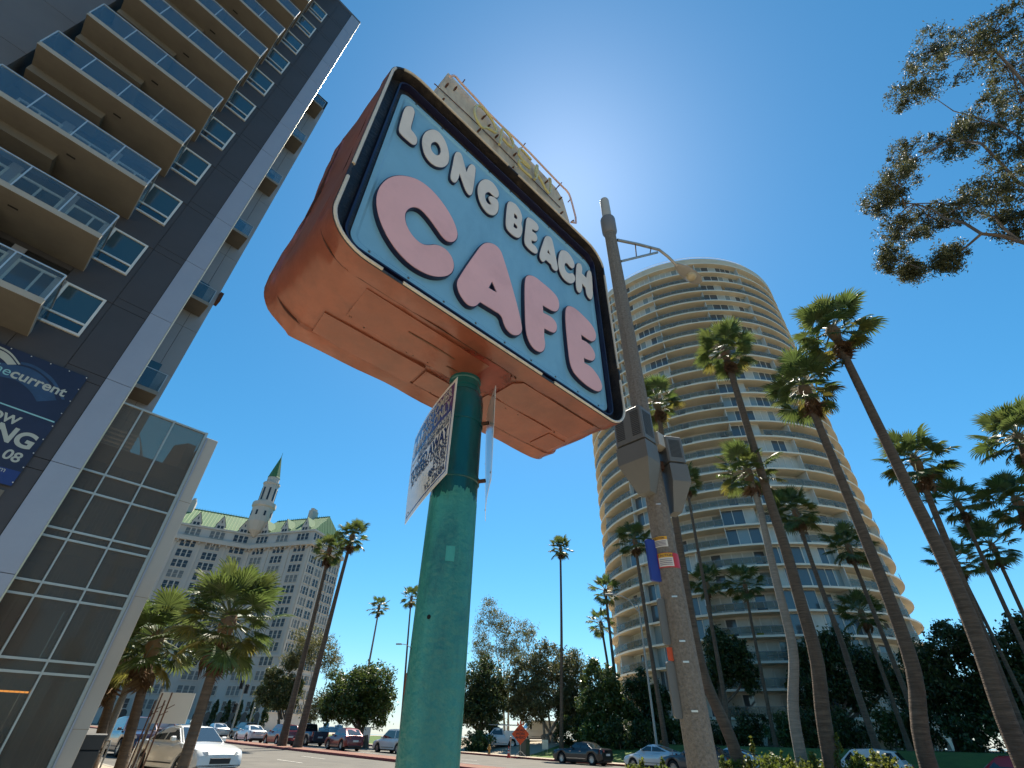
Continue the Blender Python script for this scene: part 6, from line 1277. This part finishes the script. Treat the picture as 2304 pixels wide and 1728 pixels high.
q = MB(); q.rbox(-.32, .32, -.32, .32, .04, .78, .04); q.build('bin_body', m_bin, tb)
for x in (-.27, .27): q = MB(); q.box(x - .045, x + .045, -.30, .30, .78, 1.05); q.build('hood_side', m_bin, tb)
q = MB(); q.rbox(-.34, .34, -.34, .34, 1.05, 1.13, .03); q.build('hood_top', m_bin, tb); q = MB(); q.box(-.225, .225, -.26, .26, .78, .80); q.build('bin_liner', m_stick, tb)
rb_ = thing('estate_board', 'blank white real estate board on a pole among the pavement palms', 'sign', place(366, 6.6), math.atan2(-1, .3) + R(90)); p_ = at_r(366, 1592, math.hypot(rb_.location.x, rb_.location.y)); zz_ = p_.z - rb_.location.z
q = MB(); q.box(-.52, .52, -.02, .02, zz_ - .42, zz_ + .42); q.build('board', m_stick, rb_); q = MB(); q.tube([(-.5, .04, -.1), (-.5, .04, zz_ + .5)], .05, 8); q.build('post', m_galv, rb_)
for i, px in enumerate((316, 326, 338, 348)):                  # stakes and hoops guarding the street trees
    st = thing('tree_stake', 'thin dark steel tree stake with ties beside the pavement palms', 'stake', place(px, 6.0), 0, 'tree stakes on the pavement'); h_ = 2.0 + .2 * (i % 2)
    q = MB(); q.tube([(0, 0, 0), (.03, .02, h_)], .022, 6); q.build('rod', m_rust, st); q = MB(); q.tube([(.03, 0, h_ * .8), (.22, .06, h_ * .86)], .012, 5); q.build('tie', m_rust, st)
for i, (px, s_) in enumerate(((250, 1), (300, 1))):
    br = thing('bike_rack', 'bent steel hoop bike rack on the pavement ' + ('by the second palm' if i else 'by the bin'), 'bike rack', place(px, 6.4), H_AWAY)
    q = MB(); q.tube([(-.3, 0, 0), (-.3, 0, .65), (-.22, 0, .8), (.22, 0, .8), (.3, 0, .65), (.3, 0, 0)], .028, 8); q.build('hoop', m_galv, br, True)
def pole_light(label, base, h, arm, heads, m, banner=None, r0=.11):
    t = thing('street_light', label, 'street light', base, 0); q = MB(); q.lathe([(r0 * 1.5, 0), (r0 * 1.4, .4), (r0, .45), (r0 * .6, h)], 10); q.build('pole', m, t, True)
    for th in heads:
        d = Vector((math.cos(th), math.sin(th), 0)); q = MB(); q.tube([Vector((0, 0, h - .9)), d * arm * .35 + Vector((0, 0, h + .25)), d * arm * .7 + Vector((0, 0, h + .65)), d * arm + Vector((0, 0, h + .72))], [.06, .05, .045, .04], 6); q.build('arm', m, t, True)
        q = MB(); q.rbox(-.1, .65, -.16, .16, -.09, .07, .03); q.build('lamp_head', m, t, loc=d * arm + Vector((0, 0, h + .72)), rot=(0, 0, th))
    return t
lbase = place(914, 44.2); hh = at_r(880, 1446, math.hypot(lbase.x, lbase.y)).z - lbase.z
sl_ = pole_light('street light with curved arm and red banner behind the teal pole', lbase, hh - .7, 2.3, (R(170),), m_galv)
zb1 = at_r(896, 1513, math.hypot(lbase.x, lbase.y)).z - lbase.z; zb0 = at_r(896, 1563, math.hypot(lbase.x, lbase.y)).z - lbase.z
q = MB(); q.box(-1.02, -.12, -.01, .01, zb0, zb1); bn = q.build('banner', m_orsgn, sl_, rot=(0, 0, R(-6)))
for i in range(5): q = MB(); q.box(-.86, -.3 - .1 * (i % 2), -.016, -.011, zb0 + (zb1 - zb0) * (.25 + .13 * i), zb0 + (zb1 - zb0) * (.29 + .13 * i)); q.build('banner_print', m_stick, bn)
lb2 = place(1475, 44.2); h2 = at_r(1432, 1338, math.hypot(lb2.x, lb2.y)).z - lb2.z; pole_light('pale street light with swan neck arm left of the lamp post foot', lb2, h2 - .7, 2.4, (R(175),), m_ltgrey)
gb_ = place(239, 6.6); h3 = at_r(318, 1480, math.hypot(gb_.x, gb_.y)).z - gb_.z
gp = thing('concrete_pole', 'plain grey concrete pole with a small sign among the pavement palms', 'pole', gb_); q = MB(); q.lathe([(.16, -.1), (.10, h3)], 10); q.build('shaft', m_lconc, gp, True); q = MB(); q.box(-.2, .2, -.02, .0, 2.6, 3.25); q.build('sign_plate', m_stick, gp, loc=(0, -.15, 0))
for i, (px, pt, lab) in enumerate(((517, 1490, 'traffic signal pole with two dark heads before the hotel'), (553, 1537, 'slim pale pole beside the traffic signal before the hotel'))):
    b0 = at_dist(px, 95); b0.z = gz(b0.x, b0.y); top = at_r(px + 40, pt, 95).z - b0.z; tp = thing('signal_pole' if i == 0 else 'street_pole', lab, 'pole', b0); q = MB(); q.lathe([(.16, -.1), (.09, top)], 8); q.build('pole', m_ltgrey, tp, True)
    if i == 0:
        for z_, x_ in ((top * .62, -.5), (top * .56, .45), (top * .3, -.45)):
            q = MB(); q.rbox(x_ - .25, x_ + .25, -.2, .2, z_, z_ + 1.2, .04); hd = q.build('signal_head', m_plast, tp)
            for k in range(3): q = MB(); q.lathe([(.13, 0), (.13, .15)], 10, caps=False); q.build('lens_hood', m_plast, hd, loc=(x_, -.2, z_ + .22 + k * .38), rot=(R(90), 0, 0))
bs = thing('barrier_board', 'white board standing at the far kerb behind the dark red crossover', 'sign', place(821, 44.3), R(-20)); q = MB(); q.box(-.75, .75, -.03, .03, .15, 1.75); q.build('board', m_stick, bs); [MB().box(x - .05, x + .05, -.25, .25, 0, .15).build('foot', m_galv, bs) for x in (-.6, .6)]
for i, px in enumerate((465, 493, 521, 551, 583)):             # cypresses before the arches
    g = at_dist(px, 150); g.z = gz(g.x, g.y); hc = at_r(px + 12, 1572, 150).z - g.z
    tree('cypress_tree', 'narrow dark cypress before the hotel arches', g, [(g.x, g.y, g.z + hc * .3, .9, .9, hc * .3), (g.x, g.y, g.z + hc * .62, .75, .75, hc * .3), (g.x, g.y, g.z + hc * .85, .4, .4, hc * .16)], 1500, .4, .4, m_ldark, m_bark, .1, 1, 'tree', 'cypresses before the hotel')
# hazy skyline across the water
m_far = mat('far_building_haze', (0.30, 0.36, 0.42), .9)  # distance haze is put into this blue-grey
for i, (px, py, wv) in enumerate(((727, 1637, 9), (735, 1627, 7), (746, 1636, 10), (763, 1632, 8))):
    p = at_r(px, py, 2600); p0 = Vector((p.x, p.y, -10)); t = thing('far_highrise', 'hazy high-rise on the far shore under the clipped ficus', 'building', p0, R(20 * i), 'far shore skyline')
    wd = wv * 2600 / .8 / FPX * .5; hgt = p.z + 10; q = MB(); q.box(-wd, wd, -wd, wd, 0, hgt); q.box(-wd * .5, wd * .5, -wd * .5, wd * .5, hgt, hgt * 1.06); q.build('block', m_far, t)
    for k in range(5): q = MB(); q.box(-wd * 1.01, wd * 1.01, -wd * 1.01, wd * 1.01, hgt * (.15 + .17 * k), hgt * (.18 + .17 * k)); q.build('window_band', m_hwin, t)
# furniture on two lower balconies of the round tower
for px, py, lab, me_, nm in ((1642, 1416, 'yellow balcony seat on a lower tower floor, left of its pair', seatm, 'garden_chair'), (1708, 1416, 'yellow balcony seat on a lower tower floor, right of its pair', seatm, 'garden_chair'), (1738, 1483, 'pale table on a low tower balcony behind the railing', tabm, 'garden_table')):
    v = ray(px, py); az_ = math.atan2(v.x, v.y); best = None
    o_ = Vector((0, 0)); d_ = Vector((v.x, v.y)).normalized(); c_ = Vector((TC.x, TC.y)); b_ = d_.dot(c_); disc = b_ * b_ - c_.dot(c_) + (TR_ - .75) ** 2; rr_ = b_ - math.sqrt(max(0, disc)); z_ = EYE + v.z / math.hypot(v.x, v.y) * rr_
    fl = round((z_ - TC.z - TZ0) / TF); z_ = TC.z + TZ0 + fl * TF
    tag(obj(nm, me_, None, (d_.x * rr_, d_.y * rr_, z_ + .045), (0, 0, -az_ + R(20))), lab, 'chair' if 'chair' in nm else 'table')
